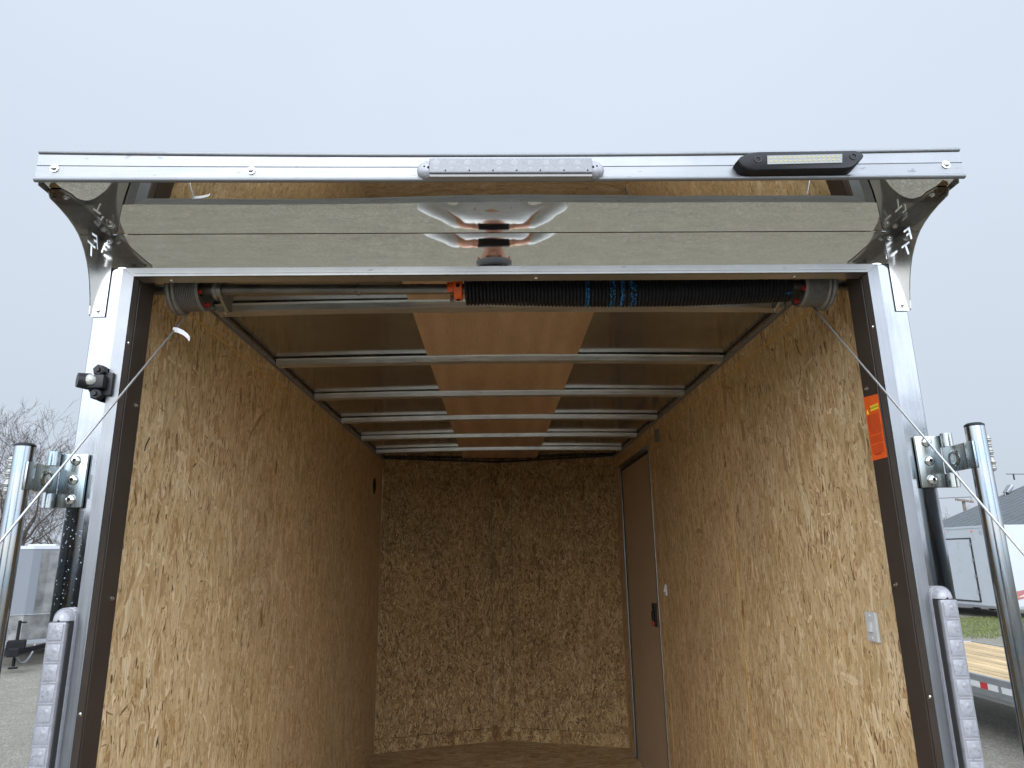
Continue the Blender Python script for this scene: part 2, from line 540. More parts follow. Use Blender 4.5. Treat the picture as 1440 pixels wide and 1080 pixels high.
M = {}
M['osb_side'] = osb('osb_side_wall', (1, 2))
M['osb_front'] = osb('osb_front_wall', (0, 2), rough_side=True, seed=3.0)
M['osb_floor'] = osb('osb_floor', (1, 0), dark=.8, seed=5.0)
M['flake_side'] = flakes_mat('osb_flakes_side', [(0, (.36, .215, .095)), (.03, (.46, .295, .135)), (.10, (.54, .37, .185)), (.45, (.62, .448, .240)), (.8, (.685, .512, .293)), (1, (.80, .635, .40))])
M['splinter_side'] = flakes_mat('osb_splinters_side', [(0, (.13, .068, .028)), (.4, (.24, .135, .058)), (.75, (.36, .22, .10)), (1, (.47, .31, .15))])
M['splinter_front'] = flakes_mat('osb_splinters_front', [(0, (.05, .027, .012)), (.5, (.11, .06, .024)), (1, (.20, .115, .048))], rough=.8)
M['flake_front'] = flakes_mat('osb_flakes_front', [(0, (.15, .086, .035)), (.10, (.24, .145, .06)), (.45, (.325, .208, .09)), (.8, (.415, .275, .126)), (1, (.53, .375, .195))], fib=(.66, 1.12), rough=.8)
M['osb_edge'] = plain('osb_sawn_edge', (.60, .37, .12), .75, var=.25, scale=120)
M['luan'] = luan()
M['mirror'] = mirror_alu()
M['post'] = post_alu()
M['gusset'] = brushed('polished_gusset', (.385, .378, .36), .17, (40, 40, 8), 1.0, .04, .05, .004)
M['fascia'] = brushed('mill_aluminium', (.205, .21, .217), .42, (6, 200, 200), .75, .06, .18, .04, marks=(25, 90, 90))
M['trim'] = brushed('aluminium_trim', (.20, .206, .214), .36, (200, 200, 5), .8, .12, .2, .05)
M['trim_x'] = brushed('aluminium_trim_across', (.235, .237, .23), .36, (5, 200, 200), .8, .12, .25, .05, marks=(30, 120, 120))
M['return'] = brushed('aluminium_return', (.40, .385, .34), .35, (8, 160, 160), .9, .1, .2, .05)
M['galv'] = brushed('galvanised_steel', (.74, .76, .745), .33, (10, 120, 120), .9, .16, .25, .06)
M['roofskin'] = brushed('galvanised_roof_skin', (.46, .46, .455), .13, (3, 5, 8), .95, .10, .2, .06)
M['brown'] = plain('brown_enamel', (.036, .027, .021), .42, var=.08, scale=8)
M['brown_lt'] = plain('bronze_return', (.115, .097, .084), .40, metal=.5, var=.1, scale=9)
M['black'] = plain('black_plastic', (.008, .008, .009), .45, var=.3, scale=60, spec=.22)
M['blackpaint'] = plain('black_paint', (.012, .012, .013), .45, var=.3, scale=30, spec=.25)
M['blackmatte'] = plain('matte_black_paint', (.012, .012, .013), .85, var=.3, scale=30, spec=.08)
M['rubber'] = plain('black_rubber', (.014, .013, .013), .75, var=.3, scale=40)
M['white'] = plain('white_plastic', (.50, .50, .485), .35, var=.04, scale=40)
M['whitepaint'] = plain('white_trailer_paint', (.32, .335, .355), .3, var=.03, scale=2)
M['greypaint'] = plain('silver_trailer_paint', (.125, .134, .147), .5, var=.03, scale=2, spec=.2)
M['zinc'] = zinc('zinc_plate', (.26, .285, .29), .24)
M['zinc_dark'] = zinc('zinc_tube', (.23, .243, .25), .15)
M['screw'] = plain('zinc_screw', (.60, .60, .58), .22, metal=1, var=.1)
M['shaft'] = brushed('oily_steel_shaft', (.20, .185, .165), .4, (12, 160, 160), .85, .3, .4, .1, marks=(60, 60, 60))
M['spring'] = spring_steel()
M['bracket'] = brushed('galvanised_bracket', (.30, .30, .275), .38, (30, 30, 30), .9, .15, .25, .05)
M['drum'] = plain('cast_drum_grey', (.21, .20, .18), .45, metal=.55, var=.2, scale=70)
M['wire'] = plain('galvanised_cable', (.42, .42, .41), .38, metal=.8, var=.2, scale=300)
M['orange'] = plain('orange_paint', (.72, .10, .008), .4, var=.12, scale=90)
M['sticker'] = sticker_paper()
M['ink'] = plain('black_ink', (.03, .012, .008), .6, var=.1)
M['inkred'] = plain('faded_ink', (.36, .035, .008), .6, var=.1)
M['yellow'] = plain('yellow_print', (.75, .56, .03), .5, var=.05)
M['red'] = plain('red_plastic', (.42, .015, .012), .35, var=.1)
M['redtape'] = plain('red_reflective_tape', (.40, .015, .02), .35, var=.08)
M['lens'] = lens_plastic()
M['bar_lens'] = plain('light_bar_lens', (.175, .178, .19), .25, var=.22, scale=420, spec=.25)
M['bar_led'] = plain('light_bar_reflector', (.22, .222, .235), .35, var=.1, spec=.2)
M['led'] = plain('led_reflector', (.225, .223, .238), .3, metal=.1, var=.15, scale=140)
M['ledpanel'] = plain('led_panel', (.16, .164, .152), .35, var=.05)
M['ledchip'] = plain('led_chip', (.29, .24, .055), .4, var=.05)
M['greyplate'] = plain('grey_plate', (.20, .19, .185), .5, var=.08)
M['doorskin'] = brushed('brown_door_panel', (.44, .33, .215), .55, (9, 9, 3), 0.0, .10, .1, .03)
M['ramp'] = deck_wood('weathered_ramp_plywood', (.15, .147, .115), (.25, .243, .19), 'X', False)
M['deck'] = deck_wood('fresh_deck_planks', (.31, .215, .105), (.43, .315, .17), 'Y', True)
M['alu'] = brushed('trailer_aluminium', (.33, .345, .36), .35, (30, 30, 30), .8, .1, .15, .05)
M['gravel'] = gravel()
M['diamond'] = diamond_plate()
M['tyre'] = plain('tyre_rubber', (.018, .018, .018), .8, var=.2)
M['roofmetal'] = brushed('grey_steel_roofing', (.075, .085, .09), .45, (3, 12, 3), .15, .08, .1, .02)
M['bark'] = bark('bark', (.030, .024, .020), (.065, .054, .046))
M['twig'] = bark('twigs', (.045, .035, .030), (.085, .068, .06))
M['leafbrown'] = bark('dry_leaves', (.12, .06, .035), (.22, .11, .07))
M['pole'] = bark('weathered_pole', (.09, .075, .06), (.16, .135, .11))
M['skin'] = plain('skin', (.52, .27, .19), .5, var=.06, scale=40)
M['hoodie'] = plain('pale_grey_cloth', (.55, .56, .58), .85, var=.1, scale=50, bump=.3)
M['denim'] = plain('dark_denim', (.05, .06, .09), .85, var=.15, scale=80, bump=.2)
M['navy'] = plain('black_cap_cloth', (.02, .02, .024), .8, var=.2, scale=80)
M['maroon'] = plain('maroon_decal', (.23, .08, .075), .4, var=.1)
M['beige'] = plain('beige_decal', (.45, .36, .29), .4, var=.1)
M['weld'] = plain('weld_bead', (.26, .26, .235), .5, metal=.5, var=.3, scale=120, bump=.6)
M['drop'] = plain('water_drop', (.36, .38, .41), .05, metal=.6, var=.05)
M['hole'] = plain('dark_hole', (.01, .008, .006), .9)
M['paper'] = plain('white_paper', (.72, .72, .74), .6, var=.05)

# ------------------------------------------------------------------ mesh builder
class MB:
    def __init__(self):
        self.v = []; self.f = []; self.mi = []; self.sm = []; self.uv = {}
    def add(self, vs, fs, mi=0, sm=False):
        o = len(self.v)
        self.v += [tuple(p) for p in vs]
        for f in fs:
            self.f.append([i + o for i in f]); self.mi.append(mi); self.sm.append(sm)
        return self
    def box(self, x0, x1, y0, y1, z0, z1, bev=0.0, mi=0, rot=None, at=None):
        bm = bmesh.new()
        bmesh.ops.create_cube(bm, size=1)
        bmesh.ops.scale(bm, vec=(abs(x1 - x0), abs(y1 - y0), abs(z1 - z0)), verts=bm.verts)
        if bev > 0:
            bmesh.ops.bevel(bm, geom=bm.edges[:] + bm.verts[:], offset=bev, segments=2, affect='EDGES', profile=.6)
        c = Vector(((x0 + x1) / 2, (y0 + y1) / 2, (z0 + z1) / 2))
        for v in bm.verts:
            p = v.co
            if rot is not None:
                p = rot @ p
            v.co = p + c
        bm.verts.index_update()
        self.add([v.co for v in bm.verts], [[v.index for v in f.verts] for f in bm.faces], mi)
        bm.free()
        return self
    def tube(self, pts, r, n=10, caps=True, mi=0, sm=True):
        pts = [Vector(p) for p in pts]
        rs = r if isinstance(r, (list, tuple)) else [r] * len(pts)
        prev = None
        rings = []
        for i, p in enumerate(pts):
            a = pts[max(0, i - 1)]; b = pts[min(len(pts) - 1, i + 1)]
            d = (b - a).normalized()
            if prev is None:
                u = d.orthogonal().normalized()
            else:
                u = (prev - d * prev.dot(d))
                u = u.normalized() if u.length > 1e-6 else d.orthogonal().normalized()
            prev = u
            v = d.cross(u)
            rings.append([p + (u * math.cos(2 * PI * k / n) + v * math.sin(2 * PI * k / n)) * rs[i] for k in range(n)])
        vs = [q for ring in rings for q in ring]
        fs = []
        for i in range(len(pts) - 1):
            for k in range(n):
                k2 = (k + 1) % n
                fs.append([i * n + k, i * n + k2, (i + 1) * n + k2, (i + 1) * n + k])
        self.add(vs, fs, mi, sm)
        if caps:
            self.add(rings[0], [list(range(n))[::-1]], mi)
            self.add(rings[-1], [list(range(n))], mi)
        return self
    def lathe(self, prof, o, axis, n=24, mi=0, sm=True):
        """prof: list of (radius, height along axis)"""
        ax = Vector(axis).normalized()
        u = ax.orthogonal().normalized(); v = ax.cross(u)
        o = Vector(o)
        vs = []; fs = []
        for r, h in prof:
            for k in range(n):
                a = 2 * PI * k / n
                vs.append(o + ax * h + (u * math.cos(a) + v * math.sin(a)) * max(r, 1e-5))
        for i in range(len(prof) - 1):
            for k in range(n):
                k2 = (k + 1) % n
                fs.append([i * n + k, i * n + k2, (i + 1) * n + k2, (i + 1) * n + k])
        return self.add(vs, fs, mi, sm)
    def prism(self, poly, axis, a, b, mi=0, side_mi=None):
        """poly in the two other axes (in order), extruded from a to b along axis"""
        def P(q, h):
            return {'X': (h, q[0], q[1]), 'Y': (q[0], h, q[1]), 'Z': (q[0], q[1], h)}[axis]
        n = len(poly)
        vs = [P(q, a) for q in poly] + [P(q, b) for q in poly]
        self.add(vs, [list(range(n))[::-1], list(range(n, 2 * n))], mi)
        self.add(vs, [[i, (i + 1) % n, n + (i + 1) % n, n + i] for i in range(n)], mi if side_mi is None else side_mi)
        return self
    def grid(self, fn, nu, nv, mi=0, sm=True, flip=False):
        vs = [fn(i / nu, j / nv) for i in range(nu + 1) for j in range(nv + 1)]
        fs = []
        for i in range(nu):
            for j in range(nv):
                q = [i * (nv + 1) + j, (i + 1) * (nv + 1) + j, (i + 1) * (nv + 1) + j + 1, i * (nv + 1) + j + 1]
                fs.append(q[::-1] if flip else q)
        return self.add(vs, fs, mi, sm)
    def ball(self, c, r, n=12, sc_=(1, 1, 1), mi=0):
        vs = []; fs = []
        m = n // 2
        for i in range(m + 1):
            th = PI * i / m
            for k in range(n):
                a = 2 * PI * k / n
                vs.append((c[0] + r * sc_[0] * math.sin(th) * math.cos(a), c[1] + r * sc_[1] * math.sin(th) * math.sin(a), c[2] + r * sc_[2] * math.cos(th)))
        for i in range(m):
            for k in range(n):
                k2 = (k + 1) % n
                fs.append([i * n + k, (i + 1) * n + k, (i + 1) * n + k2, i * n + k2])
        return self.add(vs, fs, mi, True)
    def build(self, name, mats, parent=None, fix=True):
        me = bpy.data.meshes.new(name)
        off = Vector(root_loc(parent)) if parent is not None else Vector((0, 0, 0))
        me.from_pydata([tuple(Vector(p) - off) for p in self.v], [], self.f)
        for m in (mats if isinstance(mats, (list, tuple)) else [mats]):
            me.materials.append(M[m] if isinstance(m, str) else m)
        me.polygons.foreach_set('material_index', self.mi)
        me.polygons.foreach_set('use_smooth', self.sm)
        if fix:
            bm = bmesh.new(); bm.from_mesh(me)
            bmesh.ops.remove_doubles(bm, verts=bm.verts, dist=1e-6)
            bmesh.ops.recalc_face_normals(bm, faces=bm.faces)
            bm.to_mesh(me); bm.free()
        if fix and any(self.sm):
            me.set_sharp_from_angle(angle=0.75)
        if self.uv:
            lay = me.uv_layers.new(name='fibre')
            for pi, uvs in self.uv.items():
                ls = me.polygons[pi].loop_start
                for k_, q_ in enumerate(uvs):
                    lay.data[ls + k_].uv = q_
        me.update()
        o = bpy.data.objects.new(name, me)
        COL.objects.link(o)
        if parent is not None:
            o.parent = parent
        return o


def root_loc(o):
    while o.parent is not None:
        o = o.parent
    return o.location if o.get('_world') else Vector((0, 0, 0))


def thing(name, label, cat, loc=(0, 0, 0), rz=0.0, group=None, world=True):
    o = bpy.data.objects.new(name, None)
    COL.objects.link(o)
    o.empty_display_size = .1
    o.location = loc
    o.rotation_euler = (0, 0, rz)
    o['label'] = label
    o['category'] = cat
    if group:
        o['group'] = group
    if world:
        o['_world'] = 1            # its parts are modelled in world coordinates
    return o


def tag(o, label=None, cat=None, group=None, kind=None):
    for k, v in (('label', label), ('category', cat), ('group', group), ('kind', kind)):
        if v:
            o[k] = v
    return o


def copy_part(o, parent):
    c = o.copy()
    COL.objects.link(c)
    c.parent = parent
    for ch in list(o.children):
        copy_part(ch, c)
    return c


def copy_thing(o, loc, rz, label, scale=1.0):
    c = o.copy()
    COL.objects.link(c)
    c.location = loc
    c.rotation_euler = (0, 0, rz)
    c.scale = (scale,) * 3
    c['label'] = label
    for ch in list(o.children):
        copy_part(ch, c)
    return c


def hexscrew(p, n, r=.006, parent=None, name='screw', mat='screw'):
    b = MB()
    n = Vector(n).normalized()
    b.lathe([(0, 0), (r * 1.55, 0), (r * 1.55, r * .25), (r * 1.05, r * .35)], p, n, 14)
    b.lathe([(r * 1.02, r * .3), (r, r * 1.0), (r * .75, r * 1.2), (0, r * 1.2)], p, n, 6, sm=False)
    return b.build(name, mat, parent)


def domescrew(p, n, r=.006, parent=None, name='screw', mat='screw', socket=True):
    b = MB()
    n = Vector(n).normalized()
    b.lathe([(0, 0), (r, 0), (r, r * .2), (r * .86, r * .5), (r * .55, r * .72), (r * .36, r * .76)], p, n, 16)
    b.lathe([(r * .36, r * .76), (r * .34, r * .4), (0, r * .4)], p, n, 6, mi=1, sm=False)
    return b.build(name, [mat, 'blackpaint'], parent)


# ================================================================== GROUND
g = MB()
g.grid(lambda u, v: ((u - .5) * 1200, (v - .5) * 1200, 0), 60, 60, sm=False)
tag(g.build('ground', 'gravel'), kind='structure')

# ================================================================== THE CARGO TRAILER
T = thing('cargo_trailer', 'open rear of enclosed cargo trailer lined with strand board under a polished canopy', 'trailer')
A, B, YB, YN = .99, 1.085, 4.68, 5.04
ZF, ZL, ZU, ZC = .50, 2.824, 2.946, 3.03

# walls with sawn sheet seams
for s in (-1, 1):
    b = MB()
    def sheet(y0, y1, z0, z1):
        b.box(s * B, s * (B + .012), y0, y1, z0, z1)
    g_ = .003
    if s < 0:
        cuts = [.108, 1.585, 3.90, YB]
        for a0, a1 in zip(cuts, cuts[1:]):
            sheet(a0 + g_ / 2, a1 - g_ / 2, ZF, 2.913)
        sheet(.108, YB, 2.917, 3.06)
        for y in cuts[1:-1]:
            b.box(s * (B + .002), s * (B + .01), y - g_, y + g_, ZF, 2.913, mi=1)
    else:
        sheet(.108, 1.548, ZF, 2.913)
        sheet(1.554, 3.06, ZF, 2.913)
        sheet(3.06, 3.214, 2.874, 2.913)
        sheet(3.06, 4.415, 2.874, 2.913)
        sheet(4.415, YB, ZF, 2.913)
        sheet(.108, YB, 2.917, 3.06)
        sheet(3.064, 3.20, ZF, 2.874)
        b.box(s * (B - .0013), s * (B + .01), 1.547, 1.555, ZF, 2.913, mi=1)
        b.box(s * (B - .0013), s * (B + .01), 3.058, 3.066, ZF, 2.80, mi=1)
    b.box(s * (B - .0014), s * (B + .01), .1085, YB, 2.911, 2.919, mi=1)
    rw = random.Random(70 + s)
    add_flakes(b, lambda u, v, h: (s * (B - h), u, v), .109, YB - .03, ZF, 3.0, 25000, rw, 2,
               skip=None if s < 0 else (lambda u, v: 3.195 < u < 4.42 and v < 2.88))
    b.build('side_wall', ['osb_side', 'osb_edge', 'flake_side', 'splinter_side'], T, fix=False)
    # outer skin, out of the picture from here
    o_ = MB()
    o_.box(s * 1.112, s * 1.118, .10, YB + .05, .42, 3.05)
    o_.build('side_skin', 'whitepaint', T)
    # dark cove where the roof meets the wall
    c_ = MB()
    c_.box(s * (B - .0015), s * (B - .012), .12, YB, 2.994, 3.004)
    c_.box(s * (B - .0015), s * (B - .004), .12, YB, 2.982, 2.994)
    for i in range(22):
        c_.ball((s * (B - .014), .3 + i * .2, 2.993), .005, 6, mi=1)
    c_.build('roof_cove', ['greyplate', 'screw'], T)
    # brown jamb panel, weather seal and return
    j = MB()
    j.box(s * A, s * (B + .005), .034, .108, ZF, 2.86, .002)
    jamb = j.build('jamb_panel', 'brown', T)
    k = MB()
    k.box(s * (A + .003), s * (A + .05), .026, .034, ZF, 2.85)
    k.build('weather_seal', 'rubber', T)
    # corner post: flat polished face that rolls round the corner
    prof = [(1.02, 0), (1.05, 0), (1.083, 0), (1.0855, .0015), (1.087, .005), (1.093, .03), (1.12, .06), (1.12, .12), (1.06, .12), (1.02, .03)]
    pb = MB()
    zs = [0.36 + (2.944 - .36) * q / 30 for q in range(31)]
    n_ = len(prof)
    vs = [(s * x, y, z) for z in zs for (x, y) in prof]
    fs = [[i * n_ + k_, i * n_ + (k_ + 1) % n_, (i + 1) * n_ + (k_ + 1) % n_, (i + 1) * n_ + k_] for i in range(30) for k_ in range(n_)]
    pb.add(vs, fs, 0, False)
    pb.add([(s * x, y, zs[-1]) for x, y in prof], [list(range(n_))])
    pb.build('corner_post', 'post', T)
    # bright door trim with mitred top
    tb = MB()
    tb.prism([(s * A, .36), (s * 1.0205, .36), (s * 1.0205, ZL + .0225), (s * A, ZL - .0005)], 'Y', -.004, .006)
    tb.box(s * A, s * (A + .004), .006, .026, .36, ZL - .0005, mi=1)
    tb.build('door_trim', ['trim', 'brown_lt'], T)
    for z in ((2.643, 1.75, 1.0) if s < 0 else (2.671, 1.748, 1.0)):
        domescrew((s * A, .012, z), (-s, 0, 0), .005, T)
    for z in ((2.492, 2.0, 1.2) if s < 0 else (2.517, 2.0, 1.2)):
        hexscrew((s * A, .087, z), (-s, 0, 0), .0045, T)

# header over the opening
b = MB()
b.prism([(-A, ZL), (A, ZL), (1.0205, ZL + .0235), (-1.0205, ZL + .0235)], 'Y', -.004, .006)
b.box(-A + .001, A - .001, -.0052, -.004, ZL + .007, ZL + .0085)
b.build('header_trim', ['trim_x'], T)
b = MB()
b.box(-A + .001, A - .001, .006, .044, ZL + .0005, ZL + .004)
b.box(-A + .001, A - .001, .04, .044, ZL + .004, 2.94)
b.build('header_return', 'return', T)
for x in (-.905, .0835, .80):
    domescrew((x, .026, ZL + .0005), (0, 0, -1), .0055, T)
random.seed(4)
def wave(x, k):
    return .00035 * math.sin(2.7 * x + k) + .0002 * math.sin(6.3 * x + 1.7 * k)
b = MB()
TILT = .022
b.grid(lambda u, v: (-1.085 + 2.17 * u, -.0015 + (v - .5) * TILT * .1, ZL + .0235 + (ZU - ZL - .0235) * v), 60, 4, flip=True)
b.build('header_panel', 'mirror', T)

# canopy: underside sheet, fascia with rolled lips, top and cheeks
def sag(x):
    return 1 - min(1, abs(x) / 1.1) ** 2
b = MB()
def und_z(x, y):
    k = -y / .262
    return ZU + .0015 + .14 * y * y - .0035 * sag(x) * k + (.0009 * math.sin(3.1 * x + 1) + .0005 * math.sin(7.3 * x + 2)) * (1 - k) * k * 4
def und(u, v):
    x = -1.10 + 2.20 * u
    y = -.262 + .262 * v
    return (x, y, und_z(x, y))
b.grid(und, 80, 12)
b.build('canopy_underside', 'mirror', T)
b = MB()
prof = []
def arc(cy_, cz_, r_, a0, a1, n=5):
    return [(cy_ + r_ * math.cos(R(a0 + (a1 - a0) * i / n)), cz_ + r_ * math.sin(R(a0 + (a1 - a0) * i / n)), 0) for i in range(n + 1)]
prof += [(-.262, 2.9445)]
prof += [(p[0], p[1]) for p in arc(-.2645, 2.951, .0065, 270, 90, 6)]
prof += [(-.264, 2.9585), (-.2655, 2.9875), (-.2645, 2.989), (-.2655, 2.9905), (-.2645, 3.0205)]
prof += [(p[0], p[1]) for p in arc(-.2628, 3.0275, .0060, 270, 90, 6)]
prof += [(-.25, 3.0335), (-.25, 3.02), (-.255, 2.955)]
b = MB()
NX = 40
n_ = len(prof)
vs = []
for i in range(NX + 1):
    x = -1.102 + 2.21 * i / NX
    for (y, z) in prof:
        k = (z - 2.9445) / (3.0335 - 2.9445)
        vs.append((x, y, z - (.004 + .008 * k) * sag(x) + .0065 - .0045 * k + .0015 * x))
fs = [[i * n_ + k, i * n_ + (k + 1) % n_, (i + 1) * n_ + (k + 1) % n_, (i + 1) * n_ + k] for i in range(NX) for k in range(n_)]
b.add(vs, fs, 0, False)
b.add(vs[:n_], [list(range(n_))]); b.add(vs[-n_:], [list(range(n_))])
fas = b.build('canopy_fascia', 'fascia', T)
for p_, x in ((2.984, -1.06), (2.977, -.602), (2.989, 1.067)):
    hexscrew((x, -.2655, p_), (0, -1, 0), .0065, fas)
b = MB()
b.grid(lambda u, v: (-1.10 + 2.2 * u, -.25 + .30 * v, 3.028 + .02 * v - .010 * sag(-1.1 + 2.2 * u) * (1 - v)), 30, 4)
b.build('canopy_top', 'fascia', T)
for s in (-1, 1):
    b = MB()
    b.box(s * 1.098, s * 1.10, -.255, .0, 2.947, 3.034)
    b.build('canopy_cheek', 'fascia', T)

# gussets with cut-through letters
def letterF(o, ux, uz, w_=.027, h_=.038, t_=.0075):
    pts = [(0, 0), (t_, 0), (t_, h_ * .42), (w_ * .75, h_ * .42), (w_ * .75, h_ * .42 + t_), (t_, h_ * .42 + t_), (t_, h_ - t_), (w_, h_ - t_), (w_, h_), (0, h_)]
    return [(o[0] + p[0] * ux[0] + p[1] * uz[0], o[1] + p[0] * ux[1] + p[1] * uz[1]) for p in pts]
def letterT(o, ux, uz, w_=.036, h_=.036, t_=.0075):
    c_ = w_ / 2
    pts = [(c_ - t_ / 2, 0), (c_ + t_ / 2, 0), (c_ + t_ / 2, h_ - t_), (w_, h_ - t_), (w_, h_), (0, h_), (0, h_ - t_), (c_ - t_ / 2, h_ - t_)]
    return [(o[0] + p[0] * ux[0] + p[1] * uz[0], o[1] + p[0] * ux[1] + p[1] * uz[1]) for p in pts]
outline = [(-.232, 2.9525), (-.231, 2.943), (-.222, 2.931), (-.205, 2.929), (-.182, 2.926), (-.149, 2.919), (-.122, 2.910), (-.1, 2.899), (-.082, 2.885), (-.066, 2.868), (-.05, 2.846), (-.036, 2.820), (-.026, 2.796), (-.017, 2.766), (-.011, 2.738), (-.009, 2.716), (-.003, 2.711), (-.003, 2.9465), (-.06, 2.947), (-.12, 2.9482), (-.18, 2.9502)]
for s in (-1, 1):
    cu = bpy.data.curves.new('gusset_outline', 'CURVE')
    cu.dimensions = '2D'
    cu.fill_mode = 'BOTH'
    cu.extrude = .0012
    lf = letterF((-.066, 2.893), (.998, .05), (.10, .993))
    lt = letterT((-.058, 2.859), (.995, .02), (.22, .97))
    if s < 0:
        lf = letterF((-.010, 2.897), (-.995, -.09), (-.33, .945))
        lt = letterT((-.021, 2.865), (-.99, .10), (-.16, .98))
    for poly in (outline, lf, lt):
        spn = cu.splines.new('POLY')
        spn.points.add(len(poly) - 1)
        for q, (yy, zz) in zip(spn.points, poly):
            q.co = (yy, zz, 0, 1)
        spn.use_cyclic_u = True
    tmp = bpy.data.objects.new('gusset_tmp', cu)
    me = bpy.data.meshes.new_from_object(tmp)
    gb = MB()
    gb.add([(s * (1.0895 + v.co.z), v.co.x, v.co.y) for v in me.vertices], [list(p_.vertices) for p_ in me.polygons])
    # flanges on the post and under the canopy
    gb.box(s * 1.089, s * 1.052, -.0045, -.0025, 2.711, 2.936)
    gb.prism([(s * 1.052, 2.936), (s * 1.089, 2.936), (s * 1.089, 2.9455), (s * 1.060, 2.9455)], 'Y', -.0045, -.0025)
    ys = [-.226, -.20, -.16, -.12, -.08, -.04, -.005]
    vs = []
    for e in (0, .0015):
        for y in ys:
            for x in (s * 1.0895, s * (1.053 if y > -.22 else 1.064)):
                vs.append((x, y, und_z(x, y) - .0022 + e))
    m_ = len(ys)
    fs = [[2 * i, 2 * i + 1, 2 * i + 3, 2 * i + 2] for i in range(m_ - 1)] + [[2 * m_ + 2 * i, 2 * m_ + 2 * i + 2, 2 * m_ + 2 * i + 3, 2 * m_ + 2 * i + 1] for i in range(m_ - 1)]
    fs += [[2 * i + k, 2 * i + 2 + k, 2 * m_ + 2 * i + 2 + k, 2 * m_ + 2 * i + k] for i in range(m_ - 1) for k in (0, 1)]
    gb.add(vs, fs)
    gus = gb.build('canopy_gusset', 'gusset', T)
    bpy.data.objects.remove(tmp); bpy.data.curves.remove(cu); bpy.data.meshes.remove(me)
    for p_, n in (((s * 1.069, -.0045, 2.727), (0, -1, 0)), ((s * 1.066, -.0045, 2.925), (0, -1, 0)), ((s * 1.071, -.195, 2.9495), (0, 0, -1)), ((s * 1.068, -.035, 2.945), (0, 0, -1))):
        hexscrew(p_, n, .0055, gus)

# roof: skin, plywood strip, bows
def crown(x):
    return .012 * (1 - (x / 1.1) ** 2)
b = MB()
b.grid(lambda u, v: (-1.1 + 2.2 * u, .06 + (YN - .06) * v, 3.0145 + crown(-1.1 + 2.2 * u) + .0008 * math.sin(31 * v + 2 * u) * math.sin(5 * u)), 24, 60, flip=True)
b.build('roof_skin', 'roofskin', T)
b = MB()
b.box(-1.115, 1.115, .05, YN + .1, 3.085, 3.092)
b.build('roof_sheet', 'whitepaint', T)
b = MB()
for y0, y1 in ((.1, 1.45), (1.452, 3.85), (3.852, 4.85)):
    b.grid(lambda u, v: (-.352 + .716 * u, y0 + (y1 - y0) * v, 3.0100 + crown(-.352 + .716 * u)), 8, 6, flip=True)
    b.grid(lambda u, v: (-.352 + .716 * u, y0 + (y1 - y0) * v, 3.0118 + crown(-.352 + .716 * u)), 8, 6)
strip = b.build('ceiling_plywood', 'luan', T)
for yb in (.73, 1.45, 2.155, 2.85, 3.55, 4.22):
    b = MB()
    hat = [(-.05, .023), (-.030, .023), (-.027, 0), (.027, 0), (.030, .023), (.05, .023), (.05, .0245), (.0315, .0245), (.0285, .002), (-.0285, .002), (-.0315, .0245), (-.05, .0245)]
    n_ = len(hat)
    xs = [-1.07 + 2.14 * i / 24 for i in range(25)]
    vs = [(x, yb + y, 2.985 + z + crown(x) + .001 * math.sin(x * 4 + yb * 5)) for x in xs for (y, z) in hat]
    fs = [[i * n_ + k, i * n_ + (k + 1) % n_, (i + 1) * n_ + (k + 1) % n_, (i + 1) * n_ + k] for i in range(24) for k in range(n_)]
    b.add(vs, fs)
    for s in (-1, 1):
        b.ball((s * 1.045, yb, 2.985), .006, 8, mi=1)
        b.ball((s * 1.045, yb + .036, 3.004), .006, 8, mi=1)
    b.build('roof_bow', ['galv', 'screw'], T)

# front V wall, kick board, floor, centre batten
b = MB()
for s in (-1, 1):
    b.prism([(0, YN), (s * B, YB), (s * B, YB + .015), (0, YN + .015)], 'Z', ZF, 3.06)
    d = Vector((s * B, YB - YN)).normalized()
    nrm = Vector((d.y * s, -d.x * s)) if s > 0 else Vector((-d.y, d.x))
    nrm = Vector((-abs(d.y) * s, -abs(d.x))) * 1.0
    for (z0, z1) in ((ZF, .605),):
        b.prism([(0, YN - .02), (s * B, YB - .016), (s * B, YB - .0005), (0, YN - .0005)], 'Z', z0, z1)
    b.prism([(0, YN - .006), (s * B, YB - .006), (s * B, YB - .0005), (0, YN - .0005)], 'Z', 2.93, 2.998)
b.prism([(-.078, YN - .035), (.0, YN - .012), (.112, YN - .046), (.112, YN - .036), (0, YN - .0015), (-.078, YN - .027)], 'Z', .606, 2.929)
rw = random.Random(99)
for s in (-1, 1):
    ln = math.hypot(B, YN - YB); du = (s * B / ln, -(YN - YB) / ln)
    nx, ny = -s * (YN - YB) / ln, -B / ln
    def on(off):
        return lambda u, v, h: (du[0] * u + nx * (h + off), YN + du[1] * u + ny * (h + off), v)
    add_flakes(b, on(0), .0, ln - .012, .60, 2.93, 13000, rw, 1, lmed=.036, wmed=.0105, sd=20, cross=.22)
    add_flakes(b, on(.0162), .02, ln - .012, ZF, .604, 520, rw, 1, lmed=.048, wmed=.013, sd=24, cross=.3)
    add_flakes(b, on(.0060), .0, ln - .012, 2.931, 2.998, 320, rw, 1, lmed=.048, wmed=.013, sd=24, cross=.3)
for (xa, ya, xb_, yb_) in ((-.078, YN - .035, 0, YN - .012), (0, YN - .012, .112, YN - .046)):
    ln = math.hypot(xb_ - xa, yb_ - ya)
    nx, ny = (yb_ - ya) / ln, -(xb_ - xa) / ln
    add_flakes(b, lambda u, v, h: (xa + (xb_ - xa) * u / ln + nx * h, ya + (yb_ - ya) * u / ln + ny * h, v), 0, ln, .607, 2.928, 420, rw, 1, lmed=.05, wmed=.013, sd=14)
for xs, ys in ((-.0795, YN - .0365), (.1135, YN - .0475)):
    b.box(xs - .0018, xs + .0018, ys - .002, ys + .012, .607, 2.928, mi=3)
